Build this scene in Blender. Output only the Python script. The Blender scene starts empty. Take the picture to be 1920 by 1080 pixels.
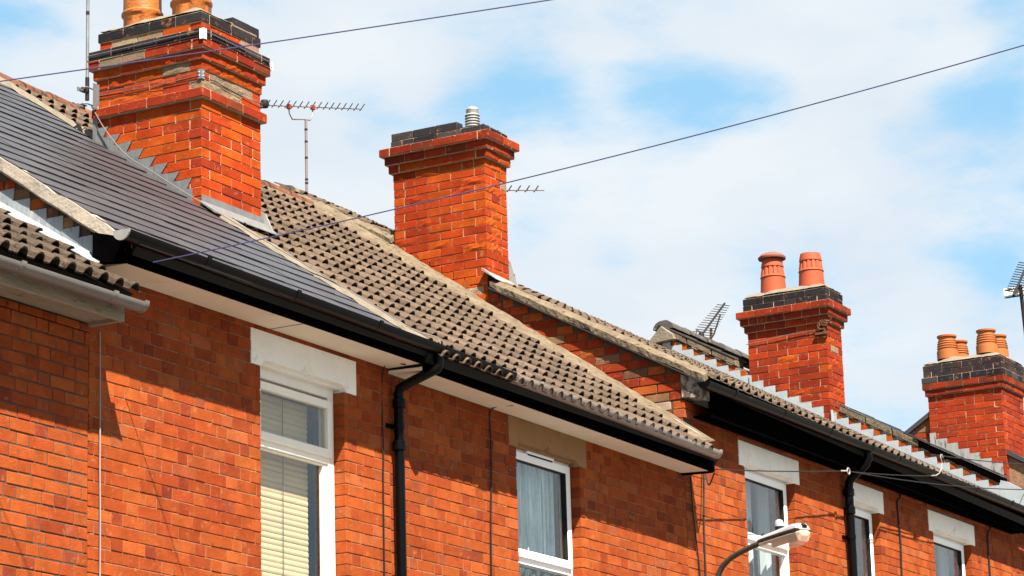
import bpy, bmesh, math, random
import numpy as np
from mathutils import Vector, Matrix, noise

# ------------------------------------------------------------------ camera, sky, sun, exposure
S = bpy.context.scene
C = S.collection
rnd = random.Random(11)
R = math.radians

YAW, PITCH, ROLL = R(60.7801), R(14.1193), R(-1.6422)
FPX = 5635.4                                            # focal length in pixels of a 1920 wide picture
CAM = Vector((0.0, -10.8, 1.6))
fw = Vector((math.sin(YAW) * math.cos(PITCH), math.cos(YAW) * math.cos(PITCH), math.sin(PITCH)))
r0 = Vector((math.cos(YAW), -math.sin(YAW), 0)); u0 = r0.cross(fw)
cr, sr = math.cos(ROLL), math.sin(ROLL)
RT = cr * r0 + sr * u0; UP = -sr * r0 + cr * u0
cam = bpy.data.cameras.new("camera"); cam.sensor_width = 36; cam.lens = FPX * 36 / 1920
cam.clip_start = 0.1; cam.clip_end = 5000
co = bpy.data.objects.new("camera", cam); C.objects.link(co)
co.matrix_world = Matrix(((RT.x, UP.x, -fw.x, CAM.x), (RT.y, UP.y, -fw.y, CAM.y), (RT.z, UP.z, -fw.z, CAM.z), (0, 0, 0, 1)))
S.camera = co

SUN_DIR = Vector((0.70, 1.0, -1.74)).normalized()        # the way the light travels
S.view_settings.view_transform = 'Standard'; S.view_settings.look = 'None'
S.view_settings.gamma = 1; S.view_settings.use_curve_mapping = False
S.view_settings.exposure = 2.0
S.cycles.max_bounces = 8; S.cycles.transparent_max_bounces = 12

sun = bpy.data.lights.new("sun", 'SUN'); sun.energy = 5.0; sun.angle = R(0.53); sun.color = (1.0, 0.91, 0.76)
so = bpy.data.objects.new("sun", sun); C.objects.link(so)
so.rotation_euler = SUN_DIR.to_track_quat('-Z', 'Y').to_euler()

W = bpy.data.worlds.new("World"); S.world = W; W.use_nodes = True
nt = W.node_tree; nt.nodes.clear()
def N(t, **k):
    n = nt.nodes.new(t)
    for a, b in k.items(): setattr(n, a, b)
    return n
def L(a, b): nt.links.new(a, b)
def M(op, a, b=None, c=None, clamp=False):
    n = N('ShaderNodeMath', operation=op, use_clamp=clamp)
    for i, v in enumerate((a, b, c)):
        if v is None: continue
        if isinstance(v, (int, float)): n.inputs[i].default_value = v
        else: L(v, n.inputs[i])
    return n.outputs[0]
sky = N('ShaderNodeTexSky', sky_type='NISHITA'); sky.sun_disc = False
sky.sun_elevation = math.asin(-SUN_DIR.z); sky.sun_rotation = math.atan2(-SUN_DIR.x, -SUN_DIR.y)
sky.air_density = 1.0; sky.dust_density = 1.2; sky.ozone_density = 1.4
tc = N('ShaderNodeTexCoord')
mp = N('ShaderNodeMapping'); mp.inputs['Scale'].default_value = (1.0, 1.0, 2.6); mp.inputs['Rotation'].default_value = (0.12, 0.05, 0.0)
L(tc.outputs['Generated'], mp.inputs[0])
n1 = N('ShaderNodeTexNoise'); n1.inputs['Scale'].default_value = 8.0; n1.inputs['Detail'].default_value = 7; n1.inputs['Roughness'].default_value = 0.52; n1.inputs['Distortion'].default_value = 0.35
L(mp.outputs[0], n1.inputs['Vector'])
n2 = N('ShaderNodeTexNoise'); n2.inputs['Scale'].default_value = 26.0; n2.inputs['Detail'].default_value = 6; n2.inputs['Roughness'].default_value = 0.6
L(mp.outputs[0], n2.inputs['Vector'])
field = M('ADD', M('MULTIPLY', n1.outputs[0], 0.66), M('MULTIPLY', n2.outputs[0], 0.34))
# gaps of blue between the cloud banks (directions in the sky)
for d, w, amt in (
        ((0.8592, 0.4116, 0.3039), 0.0133, -0.13), ((0.8668, 0.3978, 0.3007), 0.0151, -0.14), ((0.8749, 0.3824, 0.2972), 0.0124, -0.12), ((0.8513, 0.4253, 0.3071), 0.0106, -0.07), ((0.9009, 0.3197, 0.2936), 0.0133, -0.14), ((0.8961, 0.3327, 0.2938), 0.0098, -0.08), ((0.8315, 0.4629, 0.3073), 0.0151, -0.13), ((0.8422, 0.4489, 0.2988), 0.0115, -0.11), ((0.8236, 0.4789, 0.304), 0.0106, -0.07), ((0.8934, 0.309, 0.3262), 0.0151, -0.2), ((0.7324, 0.5944, 0.332), 0.0151, -0.2), ((0.7439, 0.5835, 0.3258), 0.0106, -0.06), ((0.844, 0.4652, 0.2669), 0.0106, -0.11), ((0.849, 0.4537, 0.2708), 0.0089, -0.06), ((0.8608, 0.4426, 0.2515), 0.0089, -0.09), ((0.9129, 0.3278, 0.2432), 0.0115, -0.13), ((0.9078, 0.3386, 0.2474), 0.0080, -0.06), ((0.8099, 0.5038, 0.3003), 0.0124, -0.08), ((0.8091, 0.5162, 0.281), 0.0098, -0.05), ((0.8437, 0.4224, 0.3314), 0.0106, -0.08), ((0.9002, 0.3664, 0.2354), 0.0089, -0.05), ((0.8706, 0.3754, 0.3179), 0.0266, 0.1), ((0.8415, 0.4357, 0.3194), 0.0160, 0.09), ((0.8868, 0.3737, 0.272), 0.0337, 0.11), ((0.8662, 0.425, 0.2627), 0.0195, 0.06), ((0.8034, 0.4992, 0.3246), 0.0231, 0.08), ((0.8027, 0.5204, 0.2912), 0.0124, 0.06), ((0.9075, 0.355, 0.2244), 0.0231, 0.09), ((0.8711, 0.4328, 0.232), 0.0266, 0.07), ((0.892, 0.328, 0.3111), 0.0106, 0.07), ((0.9066, 0.3255, 0.2686), 0.0160, 0.08)):
    v = Vector(d).normalized()
    dp = N('ShaderNodeVectorMath', operation='DISTANCE'); L(tc.outputs['Generated'], dp.inputs[0]); dp.inputs[1].default_value = v
    g = M('POWER', 2.718, M('MULTIPLY', M('POWER', M('DIVIDE', dp.outputs['Value'], w), 2.0), -1.0))
    field = M('ADD', field, M('MULTIPLY', g, amt))
mask = N('ShaderNodeMapRange', interpolation_type='SMOOTHSTEP'); L(field, mask.inputs[0])
mask.inputs[1].default_value = 0.28; mask.inputs[2].default_value = 0.56
skyc = N('ShaderNodeMix', data_type='RGBA'); skyc.inputs['Factor'].default_value = 0.62
L(sky.outputs[0], skyc.inputs['A']); skyc.inputs['B'].default_value = (1.75, 3.65, 4.9, 1)
mx = N('ShaderNodeMix', data_type='RGBA'); L(mask.outputs[0], mx.inputs['Factor']); L(skyc.outputs['Result'], mx.inputs['A'])
cl = N('ShaderNodeMix', data_type='RGBA'); n3 = N('ShaderNodeTexNoise'); n3.inputs['Scale'].default_value = 13.0; n3.inputs['Detail'].default_value = 5; L(mp.outputs[0], n3.inputs['Vector'])
L(M('MULTIPLY', M('SUBTRACT', n3.outputs[0], 0.42), 3.2, clamp=True), cl.inputs['Factor']); cl.inputs['A'].default_value = (4.15, 4.42, 4.66, 1); cl.inputs['B'].default_value = (3.55, 3.98, 4.42, 1)
L(cl.outputs['Result'], mx.inputs['B'])
bg = N('ShaderNodeBackground'); bg.inputs[1].default_value = 0.0517; L(mx.outputs['Result'], bg.inputs[0])
wo = N('ShaderNodeOutputWorld'); L(bg.outputs[0], wo.inputs[0])

# ------------------------------------------------------------------ materials
MATS = {}
ALB = 0.40
TRUE_WHITE = {'white_pvc', 'white_masonry_paint', 'white_gloss_wood', 'cream_soffit_paint', 'cream_blind_slat', 'white_aerial_panel', 'net_curtain', 'lamp_bowl', 'grey_curtain'}
def material(name, col, rough=0.7, var=0.25, scale=8.0, spots=None, spot_scale=20, spot_lo=0.58, spot_hi=0.7, bump=0.3, bump_scale=60,
             spec=0.35, metal=0.0, src=None, stretch=None, per_object=0.0, shift=0.0):
    """src: None a plain colour, 'object' the object's own colour, 'attr' a colour stored per piece."""
    if name in MATS: return MATS[name]
    m = bpy.data.materials.new(name); m.use_nodes = True; t = m.node_tree; ns = t.nodes; lk = t.links.new
    b = ns['Principled BSDF']
    b.inputs['Roughness'].default_value = rough; b.inputs['Specular IOR Level'].default_value = spec; b.inputs['Metallic'].default_value = metal
    tc = ns.new('ShaderNodeTexCoord'); oi = ns.new('ShaderNodeObjectInfo')
    off = ns.new('ShaderNodeVectorMath'); off.operation = 'MULTIPLY_ADD'
    rv = ns.new('ShaderNodeCombineXYZ')
    for i in range(3): lk(oi.outputs['Random'], rv.inputs[i])
    lk(rv.outputs[0], off.inputs[0]); off.inputs[1].default_value = (37.0, 53.0, 29.0); lk(tc.outputs['Object'], off.inputs[2])
    vec = off.outputs[0]
    if stretch:
        mpn = ns.new('ShaderNodeMapping'); mpn.inputs['Scale'].default_value = stretch; lk(vec, mpn.inputs[0]); vec = mpn.outputs[0]
    if src == 'object': base = oi.outputs['Color']
    elif src == 'attr':
        a = ns.new('ShaderNodeAttribute'); a.attribute_name = 'Col'; base = a.outputs['Color']
    else:
        rgb = ns.new('ShaderNodeRGB'); rgb.outputs[0].default_value = (*[c * (1.0 if name in TRUE_WHITE else ALB) for c in col], 1); base = rgb.outputs[0]
    nz = ns.new('ShaderNodeTexNoise'); nz.inputs['Scale'].default_value = scale; nz.inputs['Detail'].default_value = 5; nz.inputs['Roughness'].default_value = 0.6; lk(vec, nz.inputs['Vector'])
    mr = ns.new('ShaderNodeMapRange'); lk(nz.outputs[0], mr.inputs[0]); mr.inputs[1].default_value = 0.25; mr.inputs[2].default_value = 0.75
    mr.inputs[3].default_value = 1 - var; mr.inputs[4].default_value = 1 + var
    fac = mr.outputs[0]
    if per_object:
        pr = ns.new('ShaderNodeMapRange'); lk(oi.outputs['Random'], pr.inputs[0]); pr.inputs[3].default_value = 1 - per_object; pr.inputs[4].default_value = 1 + per_object
        mm = ns.new('ShaderNodeMath'); mm.operation = 'MULTIPLY'; lk(fac, mm.inputs[0]); lk(pr.outputs[0], mm.inputs[1]); fac = mm.outputs[0]
    mul = ns.new('ShaderNodeVectorMath'); mul.operation = 'SCALE'; lk(base, mul.inputs[0]); lk(fac, mul.inputs['Scale'])
    out = mul.outputs[0]
    for sp in (spots or []):
        scol, ssc, lo, hi = sp
        n2 = ns.new('ShaderNodeTexNoise'); n2.inputs['Scale'].default_value = ssc; n2.inputs['Detail'].default_value = 4; n2.inputs['Roughness'].default_value = 0.65; lk(vec, n2.inputs['Vector'])
        m2 = ns.new('ShaderNodeMapRange'); m2.interpolation_type = 'SMOOTHSTEP'; lk(n2.outputs[0], m2.inputs[0]); m2.inputs[1].default_value = lo; m2.inputs[2].default_value = hi
        mix = ns.new('ShaderNodeMix'); mix.data_type = 'RGBA'; lk(m2.outputs[0], mix.inputs['Factor']); lk(out, mix.inputs['A']); mix.inputs['B'].default_value = (*[c * ALB for c in scol], 1)
        out = mix.outputs['Result']
    lk(out, b.inputs['Base Color'])
    if bump:
        nb = ns.new('ShaderNodeTexNoise'); nb.inputs['Scale'].default_value = bump_scale; nb.inputs['Detail'].default_value = 4; lk(vec, nb.inputs['Vector'])
        bp = ns.new('ShaderNodeBump'); bp.inputs['Strength'].default_value = bump; bp.inputs['Distance'].default_value = 0.01; lk(nb.outputs[0], bp.inputs['Height']); lk(bp.outputs[0], b.inputs['Normal'])
    MATS[name] = m
    return m

WHITE_FLECK = ((0.62, 0.50, 0.38), 55, 0.70, 0.78)
PALE_BLUSH = ((0.66, 0.25, 0.10), 16, 0.56, 0.80)
DARK_STAIN = ((0.10, 0.035, 0.022), 9, 0.62, 0.85)
m_brick_o = material('fired_brick', None, 0.82, 0.27, 7, [PALE_BLUSH, WHITE_FLECK, DARK_STAIN], bump=0.35, bump_scale=90, spec=0.06, src='object')
m_brick_a = material('fired_brick_mass', None, 0.82, 0.27, 7, [PALE_BLUSH, WHITE_FLECK, DARK_STAIN], bump=0.35, bump_scale=90, spec=0.06, src='attr')
m_rough_brick = material('spalled_brick', None, 0.95, 0.28, 30, [((0.16, 0.03, 0.012), 35, 0.62, 0.75)], bump=0.9, bump_scale=120, spec=0.1, src='object')
m_mortar = material('wall_mortar', (0.44, 0.25, 0.14), 0.95, 0.35, 20, bump=0.5)
m_mortar_pale = material('pale_mortar', (0.85, 0.64, 0.45), 0.95, 0.3, 20, bump=0.5)
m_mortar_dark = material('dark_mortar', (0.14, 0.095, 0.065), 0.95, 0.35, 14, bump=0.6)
m_cement = material('lichen_cement', (0.275, 0.215, 0.148), 0.95, 0.35, 7, [((0.12, 0.092, 0.064), 20, 0.52, 0.68), ((0.40, 0.33, 0.235), 12, 0.62, 0.75)], bump=0.9, bump_scale=35, spec=0.15)
m_verge = material('limewashed_mortar', (0.62, 0.54, 0.46), 0.9, 0.12, 9, [((0.30, 0.24, 0.18), 20, 0.66, 0.78)], bump=0.6, bump_scale=40, spec=0.15)
m_cement_pale = material('pale_cement', (0.34, 0.29, 0.23), 0.95, 0.22, 9, [((0.30, 0.24, 0.18), 26, 0.64, 0.75)], bump=0.8, bump_scale=40, spec=0.15)
m_tile = material('concrete_tile', (0.195, 0.136, 0.098), 0.92, 0.32, 9, [((0.060, 0.044, 0.034), 22, 0.56, 0.74), ((0.36, 0.28, 0.19), 34, 0.63, 0.74)], bump=0.7, bump_scale=80, spec=0.2, per_object=0.22)
m_tile_old = material('old_dark_tile', (0.125, 0.088, 0.062), 0.92, 0.35, 12, [((0.032, 0.026, 0.020), 18, 0.52, 0.70), ((0.30, 0.25, 0.18), 34, 0.66, 0.76)], bump=0.8, bump_scale=70, spec=0.2, per_object=0.2)
m_tile_red = material('clay_ridge', (0.27, 0.105, 0.058), 0.9, 0.35, 10, [((0.05, 0.038, 0.03), 14, 0.50, 0.66), ((0.46, 0.38, 0.27), 20, 0.60, 0.72)], bump=0.8, bump_scale=50, spec=0.2, per_object=0.25)
m_tile_grey = material('grey_ridge', (0.10, 0.088, 0.082), 0.8, 0.35, 10, [((0.32, 0.28, 0.21), 16, 0.58, 0.72)], bump=0.6, bump_scale=50, per_object=0.3)
m_tile_pale = material('pale_ridge', (0.27, 0.20, 0.14), 0.85, 0.3, 10, [((0.09, 0.075, 0.065), 14, 0.54, 0.68)], bump=0.6, bump_scale=50, per_object=0.3)
m_slate = material('blue_black_slate', (0.066, 0.063, 0.075), 0.44, 0.22, 16, [((0.115, 0.098, 0.092), 38, 0.66, 0.78)], bump=0.25, bump_scale=120, spec=0.5, per_object=0.20)
m_lead = material('grey_lead', (0.25, 0.265, 0.29), 0.55, 0.25, 14, [((0.42, 0.42, 0.43), 22, 0.64, 0.80)], bump=0.25, bump_scale=25, spec=0.5)
m_lead_grey = material('chalky_lead', (0.27, 0.275, 0.285), 0.6, 0.25, 14, [((0.12, 0.12, 0.13), 18, 0.55, 0.7)], bump=0.25, bump_scale=25, spec=0.3)
m_lead_pale = material('pale_lead', (0.60, 0.68, 0.76), 0.6, 0.10, 10, [((0.30, 0.31, 0.33), 18, 0.70, 0.82)], bump=0.2, bump_scale=20, spec=0.4)
m_lead_blue = material('oxidised_lead', (0.44, 0.50, 0.56), 0.6, 0.2, 12, [((0.18, 0.19, 0.20), 20, 0.56, 0.70), ((0.70, 0.73, 0.76), 9, 0.55, 0.7)], bump=0.3, bump_scale=22, spec=0.4, stretch=(1, 1, 0.4))
m_lead_dirty = material('stained_lead', (0.50, 0.50, 0.50), 0.65, 0.2, 12, [((0.13, 0.12, 0.12), 16, 0.54, 0.66)], bump=0.3, bump_scale=22, spec=0.4, stretch=(1, 1, 0.35))
m_black = material('black_gloss_plastic', (0.004, 0.004, 0.0045), 0.30, 0.3, 6, [((0.03, 0.027, 0.027), 30, 0.72, 0.82), ((0.55, 0.52, 0.50), 30, 0.735, 0.76)], bump=0.05, spec=0.10, stretch=(1, 1, 0.35))
m_black_wood = material('black_paint', (0.003, 0.0027, 0.003), 0.6, 0.4, 8, [((0.035, 0.03, 0.027), 22, 0.72, 0.82)], bump=0.3, bump_scale=30, spec=0.0)
m_gutter_grey = material('grey_plastic', (0.27, 0.25, 0.24), 0.45, 0.18, 8, [((0.12, 0.10, 0.09), 24, 0.64, 0.78)], bump=0.1, spec=0.4, stretch=(0.6, 3, 3))
m_gutter_worn = material('worn_grey_plastic', (0.50, 0.42, 0.40), 0.45, 0.25, 6, [((0.10, 0.075, 0.065), 16, 0.56, 0.74)], bump=0.1, spec=0.4, stretch=(0.5, 3, 3))
m_cream = material('peeling_cream_paint', (0.52, 0.43, 0.32), 0.7, 0.12, 7, [((0.16, 0.09, 0.045), 9, 0.56, 0.72), ((0.66, 0.60, 0.50), 14, 0.60, 0.7)], bump=0.4, bump_scale=30, stretch=(0.5, 2, 2))
m_peel = material('flaking_pale_paint', (0.55, 0.50, 0.46), 0.8, 0.2, 8, [((0.16, 0.12, 0.10), 14, 0.50, 0.60)], bump=0.6, bump_scale=30)
m_soffit = material('cream_soffit_paint', (0.66, 0.57, 0.46), 0.7, 0.06, 4, [((0.62, 0.44, 0.30), 7, 0.62, 0.84)], bump=0.15, bump_scale=30)
m_white = material('white_masonry_paint', (0.78, 0.75, 0.71), 0.75, 0.07, 6, [((1.2, 1.05, 0.9), 9, 0.57, 0.80), ((0.7, 0.5, 0.36), 40, 0.70, 0.78)], bump=0.25, bump_scale=50)
m_stone = material('buff_stone', (0.60, 0.315, 0.135), 0.85, 0.14, 7, [((0.24, 0.13, 0.07), 14, 0.62, 0.8)], bump=0.3, bump_scale=70)
m_pvc = material('white_pvc', (0.80, 0.80, 0.82), 0.35, 0.03, 4, bump=0.0, spec=0.45)
m_wood = material('white_gloss_wood', (0.76, 0.72, 0.66), 0.5, 0.06, 9, [((0.45, 0.36, 0.27), 26, 0.70, 0.8)], bump=0.2, bump_scale=40, stretch=(1, 1, 0.3))
m_rubber = material('black_gasket', (0.012, 0.012, 0.013), 0.6, 0.1, bump=0)
m_slat = material('cream_blind_slat', (0.52, 0.375, 0.215), 0.6, 0.06, 5, bump=0, per_object=0.06)
m_cord = material('blind_cord', (0.25, 0.22, 0.18), 0.9, 0.1, bump=0)
m_lace = material('net_curtain', (0.52, 0.62, 0.66), 0.95, 0.50, 24, [((0.72, 0.76, 0.76), 60, 0.60, 0.7)], bump=0.5, bump_scale=150, stretch=(1, 1, 0.12))  # vertical streaks paint the light and dark of folds into the colour
m_curtain_grey = material('grey_curtain', (0.40, 0.43, 0.45), 0.95, 0.15, 12, bump=0.2, stretch=(1, 1, 0.1))
m_curtain_olive = material('olive_curtain', (0.10, 0.10, 0.065), 0.95, 0.5, 22, [((0.36, 0.37, 0.31), 24, 0.56, 0.66)], bump=0.2, stretch=(1, 1, 0.25))
m_room = material('dark_room_backing', (0.06, 0.055, 0.05), 0.9, 0.1, bump=0)  # near-black backing: the dimness indoors is put into the colour
m_pot_yellow = material('salt_glazed_clay', (0.74, 0.215, 0.030), 0.5, 0.22, 7, [((0.30, 0.075, 0.02), 12, 0.60, 0.74), ((0.62, 0.40, 0.18), 30, 0.68, 0.76)], bump=0.5, bump_scale=40, spec=0.4)
m_pot_red = material('red_terracotta', (0.66, 0.115, 0.036), 0.75, 0.08, 6, [((0.34, 0.08, 0.04), 16, 0.68, 0.8)], bump=0.15, bump_scale=60)
m_pot_orange = material('orange_terracotta', (0.66, 0.195, 0.045), 0.7, 0.10, 6, [((0.30, 0.10, 0.04), 14, 0.66, 0.8)], bump=0.15, bump_scale=60)
m_pot_dark = material('brown_clay', (0.34, 0.12, 0.075), 0.8, 0.15, 8, bump=0.2)
m_galv = material('galvanised_steel', (0.50, 0.51, 0.52), 0.42, 0.2, 20, bump=0.1, spec=0.5, metal=0.6)
m_alu = material('aluminium_louvre', (0.66, 0.66, 0.66), 0.5, 0.08, 10, bump=0.05, spec=0.5, metal=0.3)
m_dark_metal = material('dark_aerial_metal', (0.030, 0.028, 0.032), 0.6, 0.2, 20, bump=0, spec=0.15)
m_mast = material('pale_mast', (0.42, 0.34, 0.33), 0.5, 0.2, 14, [((0.10, 0.06, 0.06), 25, 0.6, 0.7)], bump=0, metal=0.3)
m_rust = material('rusty_iron', (0.20, 0.075, 0.028), 0.85, 0.4, 30, bump=0.5)
m_red_clip = material('red_clip', (0.45, 0.06, 0.03), 0.5, 0.1, bump=0)
m_cable_black = material('black_cable', (0.016, 0.015, 0.018), 0.6, 0.1, bump=0)
m_cable_pale = material('pale_cable', (0.55, 0.50, 0.50), 0.6, 0.1, bump=0)
m_cable_blue = material('blue_black_wire', (0.07, 0.065, 0.22), 0.55, 0.1, bump=0)
m_lamp_grey = material('pale_lamp_housing', (0.62, 0.62, 0.65), 0.45, 0.06, 8, bump=0.05, spec=0.4)
m_lamp_arm = material('weathered_lamp_bracket', (0.105, 0.085, 0.065), 0.6, 0.35, 14, bump=0.3, bump_scale=60, metal=0.3)
m_lamp_arm2 = material('grey_cable', (0.30, 0.27, 0.26), 0.6, 0.1, bump=0)
m_panel = material('white_aerial_panel', (0.72, 0.72, 0.74), 0.5, 0.03, bump=0)
m_asphalt = material('asphalt', (0.17, 0.165, 0.16), 0.9, 0.25, 6, bump=0.5, bump_scale=80)
m_paving = material('paving_stone', (0.42, 0.39, 0.35), 0.9, 0.2, 3, bump=0.3)
m_grass = material('rough_ground', (0.16, 0.15, 0.11), 0.95, 0.3, 0.3, bump=0.2)
m_pole = material('tarred_pole', (0.10, 0.065, 0.04), 0.85, 0.3, 10, bump=0.4, stretch=(1, 1, 0.1))
m_roofdeck = material('roof_underlay', (0.02, 0.018, 0.016), 0.95, 0.2, bump=0)

def glass(name, tint=(0.92, 0.95, 0.95), ior=0.045):
    m = bpy.data.materials.new(name); m.use_nodes = True; t = m.node_tree; t.nodes.clear()
    o = t.nodes.new('ShaderNodeOutputMaterial'); mix = t.nodes.new('ShaderNodeMixShader'); tr = t.nodes.new('ShaderNodeBsdfTransparent'); gl = t.nodes.new('ShaderNodeBsdfGlossy')
    lw = t.nodes.new('ShaderNodeLayerWeight'); pw = t.nodes.new('ShaderNodeMath'); pw.operation = 'POWER'; t.links.new(lw.outputs['Facing'], pw.inputs[0]); pw.inputs[1].default_value = 4.6
    f = t.nodes.new('ShaderNodeMath'); f.operation = 'MULTIPLY_ADD'; t.links.new(pw.outputs[0], f.inputs[0]); f.inputs[1].default_value = 0.75; f.inputs[2].default_value = ior; tr.inputs[0].default_value = (*tint, 1); gl.inputs['Roughness'].default_value = 0.0
    gl.inputs[0].default_value = (1, 1, 1, 1)
    nz = t.nodes.new('ShaderNodeTexNoise'); nz.inputs['Scale'].default_value = 2.2; tcn = t.nodes.new('ShaderNodeTexCoord'); t.links.new(tcn.outputs['Object'], nz.inputs['Vector'])
    bp = t.nodes.new('ShaderNodeBump'); bp.inputs['Strength'].default_value = 0.03; bp.inputs['Distance'].default_value = 0.05; t.links.new(nz.outputs[0], bp.inputs['Height']); t.links.new(bp.outputs[0], gl.inputs['Normal'])
    t.links.new(f.outputs[0], mix.inputs[0]); t.links.new(tr.outputs[0], mix.inputs[1]); t.links.new(gl.outputs[0], mix.inputs[2]); t.links.new(mix.outputs[0], o.inputs[0])
    return m
m_glass = glass('window_glass')
m_lens = material('lamp_bowl', (0.95, 0.78, 0.62), 0.15, 0.10, 6, bump=0, spec=0.5)
m_lens.node_tree.nodes['Principled BSDF'].inputs['Alpha'].default_value = 0.34

# ------------------------------------------------------------------ building helpers
class MB:
    def __init__(s): s.v = []; s.f = []; s.smooth = False
    def add(s, v, f):
        o = len(s.v); s.v += [tuple(p) for p in v]; s.f += [tuple(i + o for i in q) for q in f]
    def box(s, x0, x1, y0, y1, z0, z1):
        s.add([(x0, y0, z0), (x1, y0, z0), (x1, y1, z0), (x0, y1, z0), (x0, y0, z1), (x1, y0, z1), (x1, y1, z1), (x0, y1, z1)],
              [(0, 3, 2, 1), (4, 5, 6, 7), (0, 1, 5, 4), (1, 2, 6, 5), (2, 3, 7, 6), (3, 0, 4, 7)])
    def hexa(s, p):                                     # eight corners, bottom ring then top ring
        s.add(p, [(0, 3, 2, 1), (4, 5, 6, 7), (0, 1, 5, 4), (1, 2, 6, 5), (2, 3, 7, 6), (3, 0, 4, 7)])
    def prism(s, poly, ext):                            # poly: planar 3-D points; ext: extrusion vector
        n = len(poly); e = Vector(ext); a = [Vector(p) for p in poly]
        s.add(a + [p + e for p in a], [tuple(range(n))[::-1], tuple(range(n, 2 * n))] + [(i, (i + 1) % n, n + (i + 1) % n, n + i) for i in range(n)])
    def tube(s, path, r, n=8, cap=True):
        path = [Vector(p) for p in path]; rings = []; prev = None
        for i, p in enumerate(path):
            d = (path[min(i + 1, len(path) - 1)] - path[max(i - 1, 0)]).normalized()
            if prev is None:
                a = d.orthogonal().normalized()
            else:
                a = (prev - d * prev.dot(d)).normalized()
            prev = a; b = d.cross(a); rr = r[i] if isinstance(r, (list, tuple)) else r
            rings.append([p + (a * math.cos(2 * math.pi * k / n) + b * math.sin(2 * math.pi * k / n)) * rr for k in range(n)])
        v = [q for g in rings for q in g]; f = []
        for i in range(len(path) - 1):
            for k in range(n): f.append((i * n + k, i * n + (k + 1) % n, (i + 1) * n + (k + 1) % n, (i + 1) * n + k))
        if cap: f += [tuple(range(n))[::-1], tuple(range(len(v) - n, len(v)))]
        s.add(v, f); s.smooth = True
    def lathe(s, prof, c, n=32, mod=None):
        v = []; f = []
        for j, (r, z) in enumerate(prof):
            for k in range(n):
                a = 2 * math.pi * k / n; rr = r + (mod(j, a) if mod else 0)
                v.append((c[0] + rr * math.cos(a), c[1] + rr * math.sin(a), c[2] + z))
        for j in range(len(prof) - 1):
            for k in range(n): f.append((j * n + k, j * n + (k + 1) % n, (j + 1) * n + (k + 1) % n, (j + 1) * n + k))
        s.add(v, f); s.smooth = True
    def mesh(s, name, mat):
        me = bpy.data.meshes.new(name); me.from_pydata(s.v, [], s.f)
        if mat: me.materials.append(mat)
        if s.smooth:
            me.polygons.foreach_set('use_smooth', [True] * len(me.polygons)); me.set_sharp_from_angle(angle=R(40))
        me.update(); return me
    def build(s, name, mat, parent=None, **props): return link(name, s.mesh(name, mat), parent, **props)

def link(name, data, parent=None, loc=None, rot=None, **props):
    o = bpy.data.objects.new(name, data); C.objects.link(o)
    if parent is not None:
        o.parent = parent
        if parent.type == 'EMPTY': o.matrix_parent_inverse = Matrix.Translation(-parent.location)
    if loc is not None: o.location = loc
    if rot is not None: o.rotation_euler = rot
    for k, v in props.items():
        if v is not None: o[k] = v
    return o
def thing(name, loc, label, category, group=None):
    o = bpy.data.objects.new(name, None); C.objects.link(o); o.location = loc; o.empty_display_size = 0.2
    o['label'] = label; o['category'] = category
    if group: o['group'] = group
    return o
def one_box(name, mat, parent, x0, x1, y0, y1, z0, z1, bev=0.0, **props):
    b = MB(); b.box(x0, x1, y0, y1, z0, z1); me = b.mesh(name, mat)
    if bev: bevel(me, bev)
    return link(name, me, parent, **props)
def bevel(me, w, seg=1):
    bm = bmesh.new(); bm.from_mesh(me)
    bmesh.ops.bevel(bm, geom=bm.edges[:], offset=w, segments=seg, affect='EDGES', profile=0.5); bm.to_mesh(me); bm.free()

# ---- bricks
BRICK = {}
def brick_mesh(l, h, d, rough):
    l = round(l / 0.004) * 0.004; h = round(h / 0.002) * 0.002
    var = rnd.randrange(4)
    k = (l, h, d, rough, var)
    if k in BRICK: return BRICK[k]
    q = random.Random(hash((round(l * 1000), round(h * 1000), var, rough)) & 0xffff)
    if not rough:
        b = MB(); b.box(-l / 2, l / 2, 0, d, -h / 2, h / 2); me = b.mesh('brick', m_brick_o); bevel(me, 0.0034)
        for v in me.vertices:
            v.co.x += q.uniform(-.0012, .0012); v.co.z += q.uniform(-.0016, .0016); v.co.y += q.uniform(-.0012, .0012)
    else:                                               # weathered face, eaten back unevenly
        nx, nz = (5, 3) if l > 0.15 else (3, 3); v = []; f = []
        dep = q.uniform(0.005, 0.011)
        for j in range(nz + 1):
            for i in range(nx + 1):
                e = min(i, nx - i, j, nz - j) == 0
                v.append((-l / 2 + l * i / nx + (0 if e else q.uniform(-.008, .008)), (0.001 if e else -0.005) + q.uniform(0, dep) * (0.35 if e else 1), -h / 2 + h * j / nz))
        for j in range(nz):
            for i in range(nx): a = j * (nx + 1) + i; f.append((a, a + 1, a + nx + 2, a + nx + 1))
        ring = list(range(nx + 1)) + [(j + 1) * (nx + 1) + nx for j in range(nz)] + [nz * (nx + 1) + i for i in range(nx - 1, -1, -1)] + [j * (nx + 1) for j in range(nz - 1, 0, -1)]
        o = len(v); v += [(v[i][0], d, v[i][2]) for i in ring]; n = len(ring)
        for i in range(n): f.append((ring[(i + 1) % n], ring[i], o + i, o + (i + 1) % n))
        f.append(tuple(range(o, o + n))[::-1])
        b = MB(); b.add(v, f); me = b.mesh('brick', m_rough_brick)
    BRICK[k] = me
    return me

def px(p):
    v = Vector(p) - CAM; d = v.dot(fw)
    return (960 + FPX * v.dot(RT) / d, 540 - FPX * v.dot(UP) / d, d)

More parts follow.
